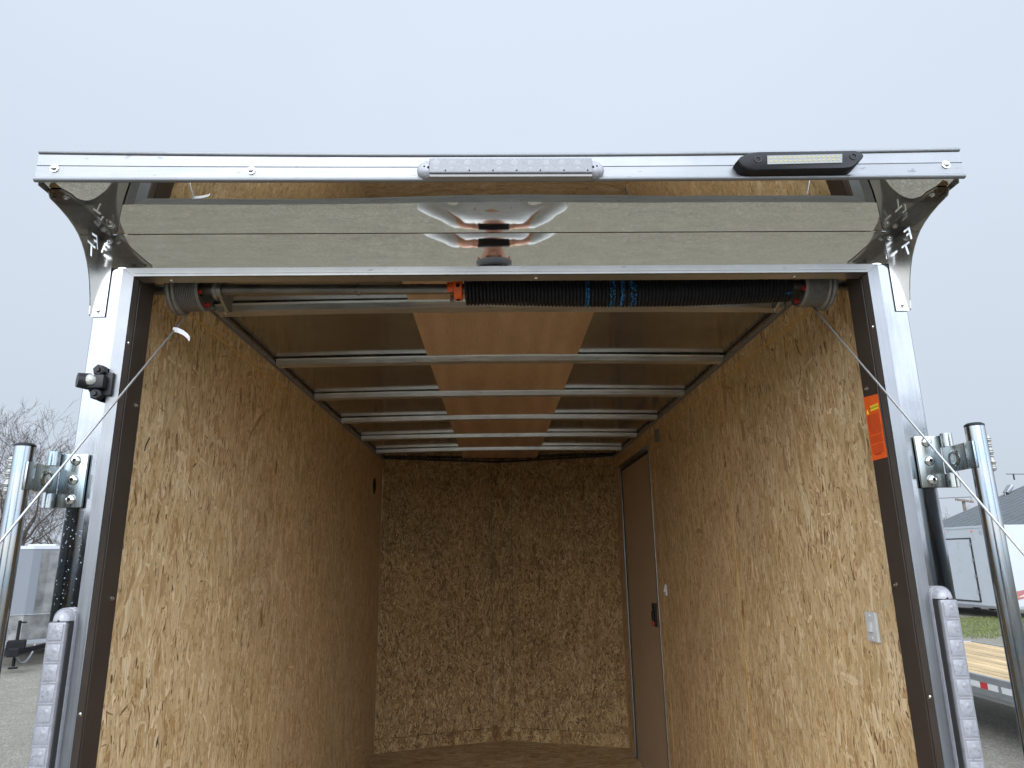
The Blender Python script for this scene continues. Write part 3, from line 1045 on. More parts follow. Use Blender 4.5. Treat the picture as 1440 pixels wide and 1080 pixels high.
b.build('front_wall', ['osb_front', 'flake_front', 'splinter_front', 'brown'], T, fix=False)
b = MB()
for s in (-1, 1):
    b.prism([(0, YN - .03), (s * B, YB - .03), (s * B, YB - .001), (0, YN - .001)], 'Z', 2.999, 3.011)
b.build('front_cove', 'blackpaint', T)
b = MB()
b.prism([(-B, .02), (B, .02), (B, YB), (0, YN), (-B, YB)], 'Z', ZF - .03, ZF)
b.build('floor_panel', 'osb_floor', T)

# side door in the right wall
b = MB()
dw = 4.36
b.box(1.089, 1.10, 3.235, dw, .50, 2.835)
door = b.build('side_door', 'doorskin', T)
tag(door, 'plain brown door panel in a thin aluminium frame')
b = MB()
b.box(1.080, 1.097, 3.20, 3.234, .50, 2.874, .002)
b.box(1.080, 1.097, 4.362, 4.414, .50, 2.874, .002)
b.box(1.080, 1.097, 3.2345, 4.3615, 2.836, 2.874, .002)
b.box(1.074, 1.0795, 4.36, 4.375, .50, 2.846)
b.build('frame', 'bracket', door)
b = MB()
b.box(1.083, 1.088, 4.335, 4.359, .50, 2.834)
b.box(1.083, 1.088, 3.237, 4.334, 2.815, 2.834)
b.build('gasket', 'rubber', door)
b = MB()
b.box(1.072, 1.0885, 3.30, 3.39, 1.60, 1.755, .004)
b.box(1.062, 1.0715, 3.315, 3.375, 1.64, 1.70, .003)
b.box(1.060, 1.0715, 3.32, 3.365, 1.605, 1.632, .003, mi=1)
b.build('latch', ['black', 'red'], door)

# small things on the walls
def switch(y, z, k=1.0):
    b = MB()
    b.box(1.0735, 1.0845, y - .033 * k, y + .033 * k, z - .048 * k, z + .048 * k, .005 * k)
    p_ = b.build('light_switch', 'white', T)
    b = MB()
    rt = Matrix.Rotation(R(14), 3, 'Y')
    b.box(1.066, 1.076, y - .010 * k, y + .010 * k, z - .016 * k, z + .016 * k, .002, rot=rt)
    b.build('rocker', 'white', p_)
    for q in (-1, 1):
        domescrew((1.0735, y, z + q * .036 * k), (-1, 0, 0), .005 * k, p_, mat='white')
switch(.397, 1.867, .88)
switch(2.963, 1.862, .75)
b = MB()
rt = Matrix.Rotation(R(8), 3, 'X')
b.box(1.077, 1.0845, 2.845, 2.985, 2.842, 2.932, .004, rot=rt)
b.build('cover_plate', 'greyplate', T)
b = MB()
b.lathe([(0, .004), (.052, .004), (.066, .004), (.070, .0), (.0, .0)], (-1.0845, 4.245, 2.705), (1, 0, 0), 24)
b.build('vent_hole', 'hole', T)  # solid disc; the darkness inside the vent hole is put into its colour
b = MB()
b.tube([(-1.0835, .34, 2.41), (-1.083, .345, 2.43), (-1.083, .36, 2.452)], .0018, 6)
b.build('pencil_mark', 'ink', T)

# orange warning label on the right jamb
b = MB()
lab = [(.106, 2.497), (.037, 2.491), (.037, 2.321), (.106, 2.321)]
b.prism([(q[0], q[1]) for q in lab], 'X', .9886, .9899)
st = b.build('warning_label', 'sticker', T)
def text_mesh(body, size, xf, name, mat, parent, align='CENTER'):
    cu = bpy.data.curves.new(name, 'FONT')
    cu.body = body; cu.size = size; cu.align_x = align; cu.align_y = 'CENTER'
    o = bpy.data.objects.new(name, cu)
    me = bpy.data.meshes.new_from_object(o)
    bpy.data.objects.remove(o); bpy.data.curves.remove(cu)
    b = MB()
    b.add([xf(v.co.x, v.co.y) for v in me.vertices], [list(p.vertices) for p in me.polygons])
    bpy.data.meshes.remove(me)
    return b.build(name, mat, parent, fix=False)
b = MB()
X_ = .9876
b.box(X_, X_ + .0008, .040, .078, 2.452, 2.466)
b.prism([(.090, 2.447), (.100, 2.447), (.095, 2.459)], 'X', X_, X_ + .0008)
b.build('warning_panel', 'yellow', st)
text_mesh('WARNING', .0095, lambda x, y: (X_ - .0004, .059 - x, 2.459 + y), 'warning_word', 'ink', st)
random.seed(8)
b = MB()
z = 2.441
for i in range(24):
    if i in (13, 18):
        z -= .004
    y = .099
    while y > .045:
        l_ = random.uniform(.004, .012)
        b.box(X_ + .0004, X_ + .0008, max(.042, y - l_), y, z - .0009, z + .0009)
        y -= l_ + .0018
    z -= .0041
b.box(X_ + .0004, X_ + .0008, .058, .088, 2.333, 2.337)
b.build('warning_text', 'inkred', st)

# clear light bar on the fascia
b = MB()
x0, x1, zc_ = -.20, .222, 2.971
def stadium(xa, xb, zc, r, n=8):
    return [(xb + r * math.cos(R(a)), zc + r * math.sin(R(a))) for a in [-90 + 180 * i / n for i in range(n + 1)]] + [(xa + r * math.cos(R(a)), zc + r * math.sin(R(a))) for a in [90 + 180 * i / n for i in range(n + 1)]]
b.prism(stadium(x0 + .012, x1 - .012, zc_, .0225), 'Y', -.272, -.266)
bar = b.build('light_bar', 'lens', T)
tag(bar, 'clear LED light bar in the middle of the fascia')
b = MB()
for xe, sgn in ((x0 + .019, -1), (x1 - .019, 1)):
    vs = []; fs = []
    for i in range(7):
        ph = PI / 2 * i / 6
        for k in range(13):
            a = -PI / 2 + PI * k / 12
            vs.append((xe + sgn * .030 * math.cos(a) * math.cos(ph * .9), -.272 - .016 * math.sin(ph), zc_ + .0235 * math.sin(a) * math.cos(ph * .9)))
    for i in range(6):
        for k in range(12):
            fs.append([i * 13 + k, i * 13 + k + 1, (i + 1) * 13 + k + 1, (i + 1) * 13 + k])
    b.add(vs, fs, 0, True)
    b.ball((xe + sgn * .011, -.286, zc_ + .003), .003, 8, mi=1)
    b.build('end_lens', ['led', 'blackpaint'], bar)
    b = MB()
b.box(x0 + .02, x1 - .02, -.296, -.2725, 2.952, 2.9905, .003)
b.build('lens', 'bar_lens', bar)
b = MB()
b.box(x0 + .021, x1 - .021, -.291, -.2725, 2.9445, 2.9515, .001)
b.build('lower_edge', 'greyplate', bar)
for i in range(20):
    b = MB()
    x = x0 + .036 + (x1 - x0 - .072) * i / 19
    r_ = .0075 if i % 5 else .009
    if i % 2 == 0:
        b.lathe([(0, .0004), (r_ * .5, .0004), (r_, .0001)], (x, -.296, 2.978), (0, -1, 0), 14)
        b.lathe([(0, .0003), (r_ * .3, .0003), (r_ * .6, .0001)], (x, -.296, 2.963), (0, -1, 0), 12)
    if i % 3 == 1:
        b.ball((x + .004, -.2965, 2.9575), .0020, 6, mi=1)
    if b.v:
        b.build('led', ['bar_led', 'blackpaint'], bar)

# black scene light with two rows of diodes
b = MB()
fz = .024
def flood_outline(k):
    c = [(.545, 2.988), (.553, 2.9735), (.566, 2.9635), (.585, 2.960), (.80, 2.964), (.818, 2.9665), (.828, 2.973), (.852, 2.999), (.853, 3.004), (.847, 3.011), (.836, 3.0165), (.60, 3.0135), (.575, 3.010), (.555, 3.000)]
    cx_, cz_ = .70, 2.9885
    return [(cx_ + (x - cx_) * (1 + (k - 1) * .2), cz_ - .005 + (z_ - cz_) * k) for x, z_ in c]
layers = [(-.2665, 1.0), (-.284, 1.0), (-.293, .93), (-.2955, .84)]
vs = []
for y, k in layers:
    vs += [(x, y, z_) for x, z_ in flood_outline(k)]
n_ = len(flood_outline(1))
b.add(vs, [[i * n_ + k, i * n_ + (k + 1) % n_, (i + 1) * n_ + (k + 1) % n_, (i + 1) * n_ + k] for i in range(3) for k in range(n_)], 0, True)
b.add(vs[-n_:], [list(range(n_))])
fl = b.build('scene_light', 'black', T)
tag(fl, 'black LED work light at the right end of the fascia')
b = MB()
b.prism([(.616, 2.9715), (.795, 2.9755), (.798, 2.9985), (.618, 2.9945)], 'Y', -.2972, -.2957)
b.build('lens', 'ledpanel', fl)
b = MB()
for i in range(15):
    for k in range(2):
        x = .625 + .161 * i / 14
        z_ = 2.979 + .0085 * k + .004 * i / 14
        b.box(x - .0024, x + .0024, -.2978, -.2973, z_ - .0017, z_ + .0017)
b.build('led', 'ledchip', fl)
b = MB()
for x, z_ in ((.595, 2.985), (.825, 2.993)):
    b = MB()
    b.lathe([(.009, .0), (.009, .0015), (.006, .0015), (.005, -.004), (0, -.004)], (x, -.2957, z_), (0, -1, 0), 14)
    b.build('screw', 'blackpaint', fl)

# tall clear tail lights on the posts
for s in (-1, 1):
    zt = 1.985 if s < 0 else 2.000
    xc = s * 1.041
    b = MB()
    hw = .026
    pl = [(xc - hw, 1.30), (xc + hw, 1.30)] + [(xc + hw * math.cos(R(a)), zt - .022 + .022 * math.sin(R(a))) for a in range(0, 181, 20)]
    b.prism(pl, 'Y', -.013, -.001)
    tl = b.build('tail_light', 'lens', T)
    b = MB()
    b.box(xc - .0205, xc + .0205, -.040, -.0135, 1.32, zt - .030, .005)
    b.build('lens', 'lens', tl)
    b = MB()
    vs = []; fs = []
    for i in range(7):
        ph = PI / 2 * i / 6
        for k in range(13):
            a = PI * k / 12
            vs.append((xc + .0225 * math.cos(a) * math.cos(ph * .92), -.0135 - .022 * math.sin(ph), zt - .029 + .026 * math.sin(a) * math.cos(ph * .92)))
    for i in range(6):
        for k in range(12):
            fs.append([i * 13 + k, i * 13 + k + 1, (i + 1) * 13 + k + 1, (i + 1) * 13 + k])
    b.add(vs, fs, 0, True)
    b.box(xc - .022, xc + .022, -.037, -.0135, zt - .0305, zt - .029, mi=1)
    b.build('end_lens', ['led', 'rubber'], tl)
    b = MB()
    for q in (-1, 1):
        b.box(xc + q * .0208, xc + q * .0232, -.030, -.0132, 1.32, zt - .031)
    b.build('gasket', 'rubber', tl)
    b = MB()
    for i in range(14):
        z_ = zt - .052 - i * .043
        if z_ > 1.33:
            b.box(xc - .015, xc + .015, -.0412, -.0400, z_ - .017, z_ + .017, .0008)
            b.lathe([(0, .0007), (.004, .0006), (.006, .0)], (xc + .003, -.0412, z_ + .004), (0, -1, 0), 10)
            b.box(xc - .017, xc + .017, -.0406, -.0400, z_ - .0225, z_ - .0205)
    b.build('led', 'led', tl)

# rain drops clinging to the left post
random.seed(12)
b = MB()
for i in range(150):
    z_ = random.uniform(1.62, 2.22)
    x_ = -random.choice((random.gauss(1.058, .006), random.gauss(1.078, .003), random.gauss(1.036, .004)))
    if -1.086 < x_ < -1.022:
        r_ = random.uniform(.0006, .0014)
        b.ball((x_, -.0003, z_), r_, 8, (1, .7, 1.15))
tag(b.build('water_drops', 'drop', T), kind='stuff')

# hinge plates on the posts
for s in (-1, 1):
    dz = 0 if s > 0 else -.020
    b = MB()
    b.box(s * 1.040, s * 1.104, -.011, -.0035, 2.236 + dz, 2.368 + dz, .003)
    b.box(s * 1.1045, s * 1.117, -.011, -.0045, 2.338 + dz, 2.368 + dz)
    b.box(s * 1.1045, s * 1.117, -.011, -.0045, 2.236 + dz, 2.270 + dz)
    b.tube([(s * 1.117, -.019, 2.338 + dz), (s * 1.117, -.019, 2.372 + dz)], .0135, 18)
    b.tube([(s * 1.117, -.019, 2.236 + dz), (s * 1.117, -.019, 2.271 + dz)], .0135, 18)
    hp = b.build('hinge_plate', 'zinc', T)
    for z_ in (2.352, 2.304, 2.256):
        domescrew((s * 1.068, -.011, z_ + dz), (-.1 * s, -1, 0), .0125, hp)

# black latch keeper on the left post
b = MB()
b.box(-1.026, -1.004, -.014, -.0042, 2.496, 2.556, .003)
b.box(-1.070, -1.014, -.036, -.0145, 2.510, 2.546, .006)
b.lathe([(.0, 0), (.021, 0), (.021, .004), (.0185, .028), (.0, .028)], (-1.055, -.022, 2.530), (-.75, -.65, 0), 18)
for z_, q in ((2.560, 1), (2.498, -1)):
    b.lathe([(0, 0), (.0155, 0), (.0155, .018), (.012, .021), (0, .021)], (-1.036, -.006, z_), (0, -1, 0), 6, sm=False)
    b.lathe([(0, .021), (.007, .021), (.006, .027), (0, .027)], (-1.036, -.006, z_), (0, -1, 0), 10)
kp = b.build('latch_keeper', 'blackpaint', T)
tag(kp, 'black bolted latch keeper on the left post')
b = MB()
b.lathe([(0, 0), (.014, 0), (.0135, .006), (.009, .010), (0, .010)], (-1.046, -.034, 2.531), (.25, -1, 0), 16)
b.build('catch', 'weld', kp)

# running gear and chassis
b = MB()
for s in (-1, 1):
    b.box(s * .96, s * 1.02, .1, YB, .34, .465)
for i in range(8):
    b.box(-.955, .955, .2 + i * .6, .25 + i * .6, .38, .465)
b.box(-1.1, 1.1, -.006, .09, .34, .36)
b.build('chassis', 'blackpaint', T)
for s in (-1, 1):
    for y in (2.2, 3.05):
        b = MB()
        b.lathe([(.20, -.09), (.33, -.095), (.36, -.07), (.365, 0), (.36, .07), (.33, .095), (.20, .09)], (s * 1.23, y, .365), (1, 0, 0), 28)
        wl = b.build('wheel', 'tyre', T)
        b = MB()
        b.lathe([(.21, -.085), (.205, .03), (.15, .05), (.07, .045), (.06, .08), (0, .08)], (s * 1.23, y, .365), (s, 0, 0), 24)
        b.build('rim', 'alu', wl)
    b = MB()
    b.grid(lambda u, v: (s * (1.12 + .24 * v), 1.75 + 1.75 * u, .46 + .36 * math.sin(PI * u) ** .35), 16, 2)
    b.build('fender', 'diamond', T)
b = MB()
for s in (-1, 1):
    b.tube([(s * .6, YN - .1, .38), (0, YN + 1.3, .38)], .05, 8)
b.build('tongue', 'blackpaint', T)

# ================================================================== LIFT SPRING
SY, SZ = .16, 2.852
L = thing('lift_spring', 'black torsion spring on a steel shaft with two cable drums behind the header', 'spring', (0, SY, SZ))
b = MB()
b.tube([(-1.02, SY, SZ), (-.7, SY, SZ), (0, SY, SZ - .004), (.7, SY, SZ), (1.03, SY, SZ)], .0155, 16)
b.lathe([(.0156, 0), (.018, .004), (.018, .010), (.0156, .014)], (-.435, SY, SZ - .002), (1, 0, 0), 16)
b.build('shaft', 'shaft', L)
b = MB()
turns = 92
pts = []
for i in range(turns * 16 + 1):
    a = 2 * PI * i / 16
    f = i / (turns * 16)
    x = -.118 + .96 * f
    rr = .0405 + .004 * max(0, 1 - f * 14)
    pts.append((x, SY + rr * math.cos(a), SZ - .003 - .013 * math.sin(PI * min(1, f * 1.0)) ** 1.0 + rr * math.sin(a)))
b.tube(pts, .0048, 6)
b.tube([(-.11, SY, SZ), (.2, SY, SZ - .012), (.55, SY, SZ - .013), (.84, SY, SZ)], .038, 16)
b.build('coil_spring', 'spring', L)
b = MB()
b.lathe([(.0158, 0), (.036, 0), (.038, .003), (.038, .021), (.036, .024), (.0158, .024)], (-.148, SY, SZ), (1, 0, 0), 28)
b.lathe([(.018, -.02), (.018, 0)], (-.148, SY, SZ), (1, 0, 0), 20)
cone = b.build('winding_cone', 'orange', L)
b = MB()
for a in (-95, 190):
    d = Vector((0, math.cos(R(a)), math.sin(R(a))))
    p0 = Vector((-.136, SY, SZ)) + d * .0381
    b = MB()
    b.lathe([(.0065, 0), (.0065, .0008), (0, .0008)], p0, d, 10)
    b.build('set_screw', 'blackpaint', cone)
b = MB()
b.box(-.160, -.1485, SY - .008, SY - .001, SZ - .043, SZ - .024)
b.build('bolt', 'screw', cone)
for s in (-1, 1):
    sh = -.012 if s < 0 else 0.0
    b = MB()
    x_in, x_out = .872 , .955
    pr = [(.02, x_in + .012), (.052, x_in + .004), (.060, x_in - .003), (.0635, x_in), (.0635, x_in + .005)]
    n_g = 11
    for i in range(n_g):
        xg = x_in + .006 + i * .0048
        pr += [(.0600, xg), (.0640, xg + .0012), (.0640, xg + .0030), (.0600, xg + .0046)]
    xg = x_in + .006 + n_g * .0048
    pr += [(.066, xg + .001), (.0715, xg + .003), (.0735, xg + .006), (.0715, xg + .010), (.067, xg + .012), (.072, xg + .014), (.0755, xg + .018), (.074, xg + .024), (.055, xg + .028), (.02, xg + .029)]
    b.lathe([(r_, h_ + sh * s * -1 * 0) for r_, h_ in pr], (0 + (.0 if s > 0 else -.0), SY, SZ), (s, 0, 0), 40)
    dr = b.build('cable_drum', 'drum', L)
    b = MB()
    for a in (-60, -150):
        b.lathe([(0, 0), (.007, 0), (.007, .02), (0, .02)], (s * (x_in - .006), SY + .045 * math.cos(R(a)), SZ + .045 * math.sin(R(a))), (s, 0, 0), 8)
        b.build('set_screw', 'red', dr)
        b = MB()
    # bearing bracket: triangular plate with a collar
    b = MB()
    xb = .842
    pl = [(SY - .075, SZ + .06), (SY + .13, SZ + .06), (SY + .13, SZ - .022), (SY + .10, SZ - .032), (SY - .072, SZ + .035)]
    b.prism(pl, 'X', s * xb, s * (xb + .004))
    b.box(s * (xb - .035), s * (xb - .001), SY - .062, SY + .10, SZ + .052, SZ + .056)
    b.prism([(SY - .072, SZ + .0315), (SY + .10, SZ - .0355), (SY + .10, SZ - .0325), (SY - .072, SZ + .0345)], 'X', s * (xb - .004), s * (xb + .004))
    b.lathe([(.0165, 0), (.030, 0), (.030, .007), (.024, .012), (.024, .022), (.0165, .022)], (s * xb, SY, SZ), (-s, 0, 0), 22)
    b.build('bearing_bracket', 'bracket', L)

# ================================================================== LIFT CABLES
for s in (-1, 1):
    p0 = Vector((s * .928, SY + .055, SZ - .038)) if False else Vector((s * .931, .205, 2.800))
    p1 = Vector((s * .985, -2.02, .36))
    lb = 'thin steel cable with a white paper tag, running down from the left drum' if s < 0 else 'thin bare steel cable running down from the right drum'
    Lc = thing('lift_cable', lb, 'cable', tuple(p1), group=None)
    # aim of the line: through the point where it leaves the picture
    q = Vector((s * .985, -.355 if s < 0 else -.382, 2.119 if s < 0 else 2.071))
    d = (q - p0)
    end = p0 + d * ((-2.02 - p0.y) / d.y)
    b = MB()
    b.tube([p0, (p0 + end) / 2, end], .0026, 8)
    b.build('wire_rope', 'wire', Lc)
    b = MB()
    b.tube([end, end + d.normalized() * .06], .006, 8)
    b.build('cable_end', 'zinc', Lc)
    if s < 0:
        tp = p0 + d * .118
        b = MB()
        cx_ = [(0, 0, .004), (.016, -.004, 0), (.030, .0, -.006), (.042, .004, -.016), (.047, .006, -.024)]
        for e in (0, 1):
            vs = []
            for (x, y, z_) in cx_:
                vs += [tp + Vector((x - .004, y + e * .0005, z_ + .007)), tp + Vector((x - .004, y + e * .0005, z_ - .007))]
            b.add(vs, [[2 * i, 2 * i + 1, 2 * i + 3, 2 * i + 2] for i in range(4)])
        tg = b.build('paper_tag', 'paper', Lc, fix=False)
    CABLE_END = end

# ================================================================== LOCK BARS
for s in (-1, 1):
    dz = 0 if s > 0 else -.022
    lb = 'zinc plated locking bar with black cap, swung out from the ' + ('right post' if s > 0 else 'left post')
    K = thing('locking_bar', lb, 'locking bar', (s * 1.128, -.112, .55))
    b = MB()
    b.tube([(s * 1.128, -.112, .60), (s * 1.128, -.112, 2.372 + dz)], .0215, 28)
    b.build('tube', 'zinc_dark', K)
    b = MB()
    b.lathe([(.0, .0), (.0218, .0), (.0218, .004), (.016, .008), (0, .008)], (s * 1.128, -.112, 2.3725 + dz), (0, 0, 1), 24)
    b.build('end_cap', 'black', K)
    b = MB()
    b.tube([(s * 1.117, -.019, 2.2715 + dz), (s * 1.117, -.019, 2.337 + dz)], .0125, 18)
    b.box(s * 1.104, s * 1.1095, -.098, -.012, 2.272 + dz, 2.336 + dz, .002)
    b.box(s * 1.104, s * 1.1095, -.128, -.0985, 2.272 + dz, 2.336 + dz, .002)
    b.lathe([(.021, 0), (.021, .002), (.015, .0045), (.012, .003), (.009, .0025), (0, .0025)], (s * 1.104, -.055, 2.304 + dz), (-s, 0, 0), 22)
    b.build('hinge_arm', 'zinc', K)
    b = MB()
    random.seed(3)
    for i in range(16):
        z_ = 2.270 + dz + i * .0048
        b.ball((s * 1.1485, -.118 + random.uniform(-.002, .002), z_), .0085 + random.uniform(-.001, .0015), 8, (1, 1, .9))
    b.build('weld_bead', 'weld', K)

# ================================================================== RAMP DOOR
RZ0, RZ1, RY1 = .475, .29, -2.2
Rp = thing('ramp_door', 'lowered plywood ramp door with aluminium edges below the trailer opening', 'ramp', (0, -1.1, .2))
def ramp_z(y):
    return RZ0 + (RZ1 - RZ0) * (y + .02) / (RY1 + .02)
def slab(b, x0, x1, y0, y1, t0, t1, mi=0):
    vs = [(x, y, ramp_z(y) + t) for x in (x0, x1) for y in (y0, y1) for t in (t0, t1)]
    b.add(vs, [[0, 1, 3, 2], [4, 6, 7, 5], [0, 4, 5, 1], [2, 3, 7, 6], [0, 2, 6, 4], [1, 5, 7, 3]], mi)
b = MB(); slab(b, -.94, .94, -.06, RY1 + .04, -.02, 0); b.build('deck', 'ramp', Rp)
b = MB()
for s in (-1, 1):
    slab(b, s * .9405, s * .985, -.02, RY1, -.05, .003)
slab(b, -.94, .94, -.02, -.0595, -.05, .003)
slab(b, -.94, .94, RY1 + .0405, RY1, -.05, .003)
b.build('frame', 'trim_x', Rp)
b = MB()
b.add([(-.93, RY1 - .005, RZ1), (.93, RY1 - .005, RZ1), (.93, RY1 - .75, .03), (-.93, RY1 - .75, .03)] + [(-.93, RY1 - .005, RZ1 - .02), (.93, RY1 - .005, RZ1 - .02), (.93, RY1 - .75, .01), (-.93, RY1 - .75, .01)], [[0, 1, 2, 3], [7, 6, 5, 4], [0, 4, 5, 1], [1, 5, 6, 2], [2, 6, 7, 3], [3, 7, 4, 0]])
b.build('flap', 'ramp', Rp)
b = MB()
for s in (-1, 1):
    b.box(s * .95, s * .99, -2.06, -1.98, ramp_z(-2.02) + .004, ramp_z(-2.02) + .05, .003)
b.build('cable_bracket', 'zinc', Rp)
b = MB()
for s in (-1, 1):
    b.box(s * .8, s * .86, RY1 + .06, RY1 + .12, 0.0, RZ1 - .05, .003)
b.build('support_leg', 'zinc', Rp)

# ================================================================== THE PHOTOGRAPHER, mirrored in the canopy
def skinned(name, verts, edges, radii, mats, parent, sub=2, root=0):
    me = bpy.data.meshes.new(name + '_tmp')
    off = root_loc(parent)
    me.from_pydata([tuple(Vector(v) - Vector(off)) for v in verts], edges, [])
    o = bpy.data.objects.new(name + '_tmp', me)
    COL.objects.link(o)
    md = o.modifiers.new('skin', 'SKIN')
    sv = me.skin_vertices[0].data
    for i, r_ in enumerate(radii):
        sv[i].radius = (r_, r_) if not isinstance(r_, tuple) else r_
        sv[i].use_root = (i == root)
    md.use_smooth_shade = True
    s2 = o.modifiers.new('sub', 'SUBSURF'); s2.levels = sub; s2.render_levels = sub
    bpy.context.view_layer.update()
    dg = bpy.context.evaluated_depsgraph_get()
    me2 = bpy.data.meshes.new_from_object(o.evaluated_get(dg))
    me2.name = name
    bpy.data.objects.remove(o); bpy.data.meshes.remove(me)
    for p_ in me2.polygons:
        p_.use_smooth = True
    me2.materials.clear()
    me2.materials.append(M[mats])
    r = bpy.data.objects.new(name, me2)
    COL.objects.link(r)
    r.parent = parent
    return r

PX, PY = -.03, -2.12
FZ = ramp_z(PY) + .015
P = thing('person', 'person in pale grey hooded top and black cap, mirrored in the canopy', 'person', (PX, PY, FZ))
H = FZ
V = []; E = []; RR = []
def pv(x, y, z_, r_, link=None):
    V.append((PX + x, PY + y, z_)); RR.append(r_)
    if link is not None:
        E.append((link, len(V) - 1))
    return len(V) - 1
pel = pv(0, 0, H + .98, (.15, .11))
ab = pv(0, .01, H + 1.15, (.135, .10), pel)
ch = pv(0, 0, H + 1.38, (.165, .115), ab)
nk0 = pv(0, 0, H + 1.56, .062, ch)
nk = pv(0, .015, H + 1.63, .058, nk0)
hd0 = pv(0, .025, H + 1.70, (.068, .08), nk)
hd1 = pv(0, .02, H + 1.79, (.080, .095), hd0)
hd2 = pv(0, .015, H + 1.87, (.072, .088), hd1)
PZ = 2.0808
ends = {}
for s in (-1, 1):
    hp = pv(s * .10, 0, H + .92, .088, pel)
    kn = pv(s * .12, .02, H + .50, .062, hp)
    an = pv(s * .13, -.01, H + .10, .042, kn)
    pv(s * .14, .12, H + .035, .035, an)
    sh = pv(s * .20, 0, H + 1.47, .062, ch)
    el = pv(s * .40, .10, H + 1.36, .047, sh)
    wr = pv(s * .165, .335, PZ - .015, .029, el)
    pm = pv(s * .118, .365, PZ - .005, (.036, .02), wr)
    for i, (dx, dz_) in enumerate(((-.020, .030), (-.026, .010), (-.024, -.010), (-.016, -.028))):
        k1 = pv(s * (.118 + dx * .9), .382, PZ + dz_, .0095, pm)
        k2 = pv(s * (.094 + dx * .3), .366, PZ + dz_ * .9, .0085, k1)
        pv(s * (.086 + dx * .2), .352, PZ + dz_ * .85, .0075, k2)
    t1_ = pv(s * .092, .352, PZ - .03, .0105, pm)
    pv(s * .066, .348, PZ - .024, .009, t1_)
skinned('body', V, E, RR, 'skin', P, 2, pel)
# clothing
V = []; E = []; RR = []
pel = pv(0, 0, H + .95, (.17, .13)); ab = pv(0, .01, H + 1.15, (.155, .122), pel); ch = pv(0, 0, H + 1.38, (.185, .135), ab); nk0 = pv(0, -.01, H + 1.545, (.095, .085), ch)
for s in (-1, 1):
    sh = pv(s * .21, 0, H + 1.46, .088, ch)
    m_ = pv(s * .32, .05, H + 1.42, .082, sh)
    el = pv(s * .41, .10, H + 1.37, .076, m_)
    fa = pv(s * .30, .21, (H + 1.37 + PZ) / 2, .060, el)
    pv(s * .185, .318, PZ - .02, .040, fa)
skinned('hooded_top', V, E, RR, 'hoodie', P, 2, pel)
V = []; E = []; RR = []
pel = pv(0, 0, H + .97, (.158, .12))
for s in (-1, 1):
    hp = pv(s * .10, 0, H + .88, .098, pel); kn = pv(s * .12, .02, H + .50, .076, hp); pv(s * .13, -.01, H + .09, .062, kn)
skinned('trousers', V, E, RR, 'denim', P, 2, pel)
for s in (-1, 1):
    b = MB()
    b.ball((PX + s * .14, PY + .06, H + .045), .06, 14, (.9, 2.2, .8))
    b.build('shoe', 'blackpaint', P)
b = MB()
hc = (PX, PY + .018, H + 1.865)
b.lathe([(.106, -.012), (.108, .0), (.102, .045), (.075, .085), (.03, .103), (0, .105)], hc, (0, 0, 1), 22)
b.grid(lambda u, v: (hc[0] + .105 * math.sin((u - .5) * 2.6), hc[1] + .07 + (.115 * v) * math.cos((u - .5) * 2.6) + .03 * math.cos((u - .5) * 2.6), hc[2] - .004 - .012 * v), 10, 4)
b.build('cap', 'navy', P)
hz = H + 1.775
def face_bit(name, c_, r_, sc_, mat):
    b = MB(); b.ball(c_, r_, 10, sc_); b.build(name, mat, P)
for s in (-1, 1):
    face_bit('eye', (PX + s * .034, PY + .108, hz + .010), .011, (1, 1, .8), 'blackpaint')
    face_bit('ear', (PX + s * .088, PY + .02, hz), .022, (.4, .8, 1.2), 'skin')
face_bit('nose', (PX, PY + .12, hz - .018), .016, (.8, 1.1, 1.5), 'skin')
face_bit('mouth', (PX, PY + .108, hz - .052), .020, (1.2, .5, .3), 'maroon')
b = MB()
b.box(-.031 - .085, -.031 + .085, -1.758, -1.748, PZ - .045, PZ + .035, .004)
b.lathe([(.007, 0), (.007, .002), (0, .002)], (-.031 + .0, -1.748, PZ), (0, 1, 0), 14)
tag(b.build('phone', 'black'), 'black phone held level in both hands of the photographer', 'phone')

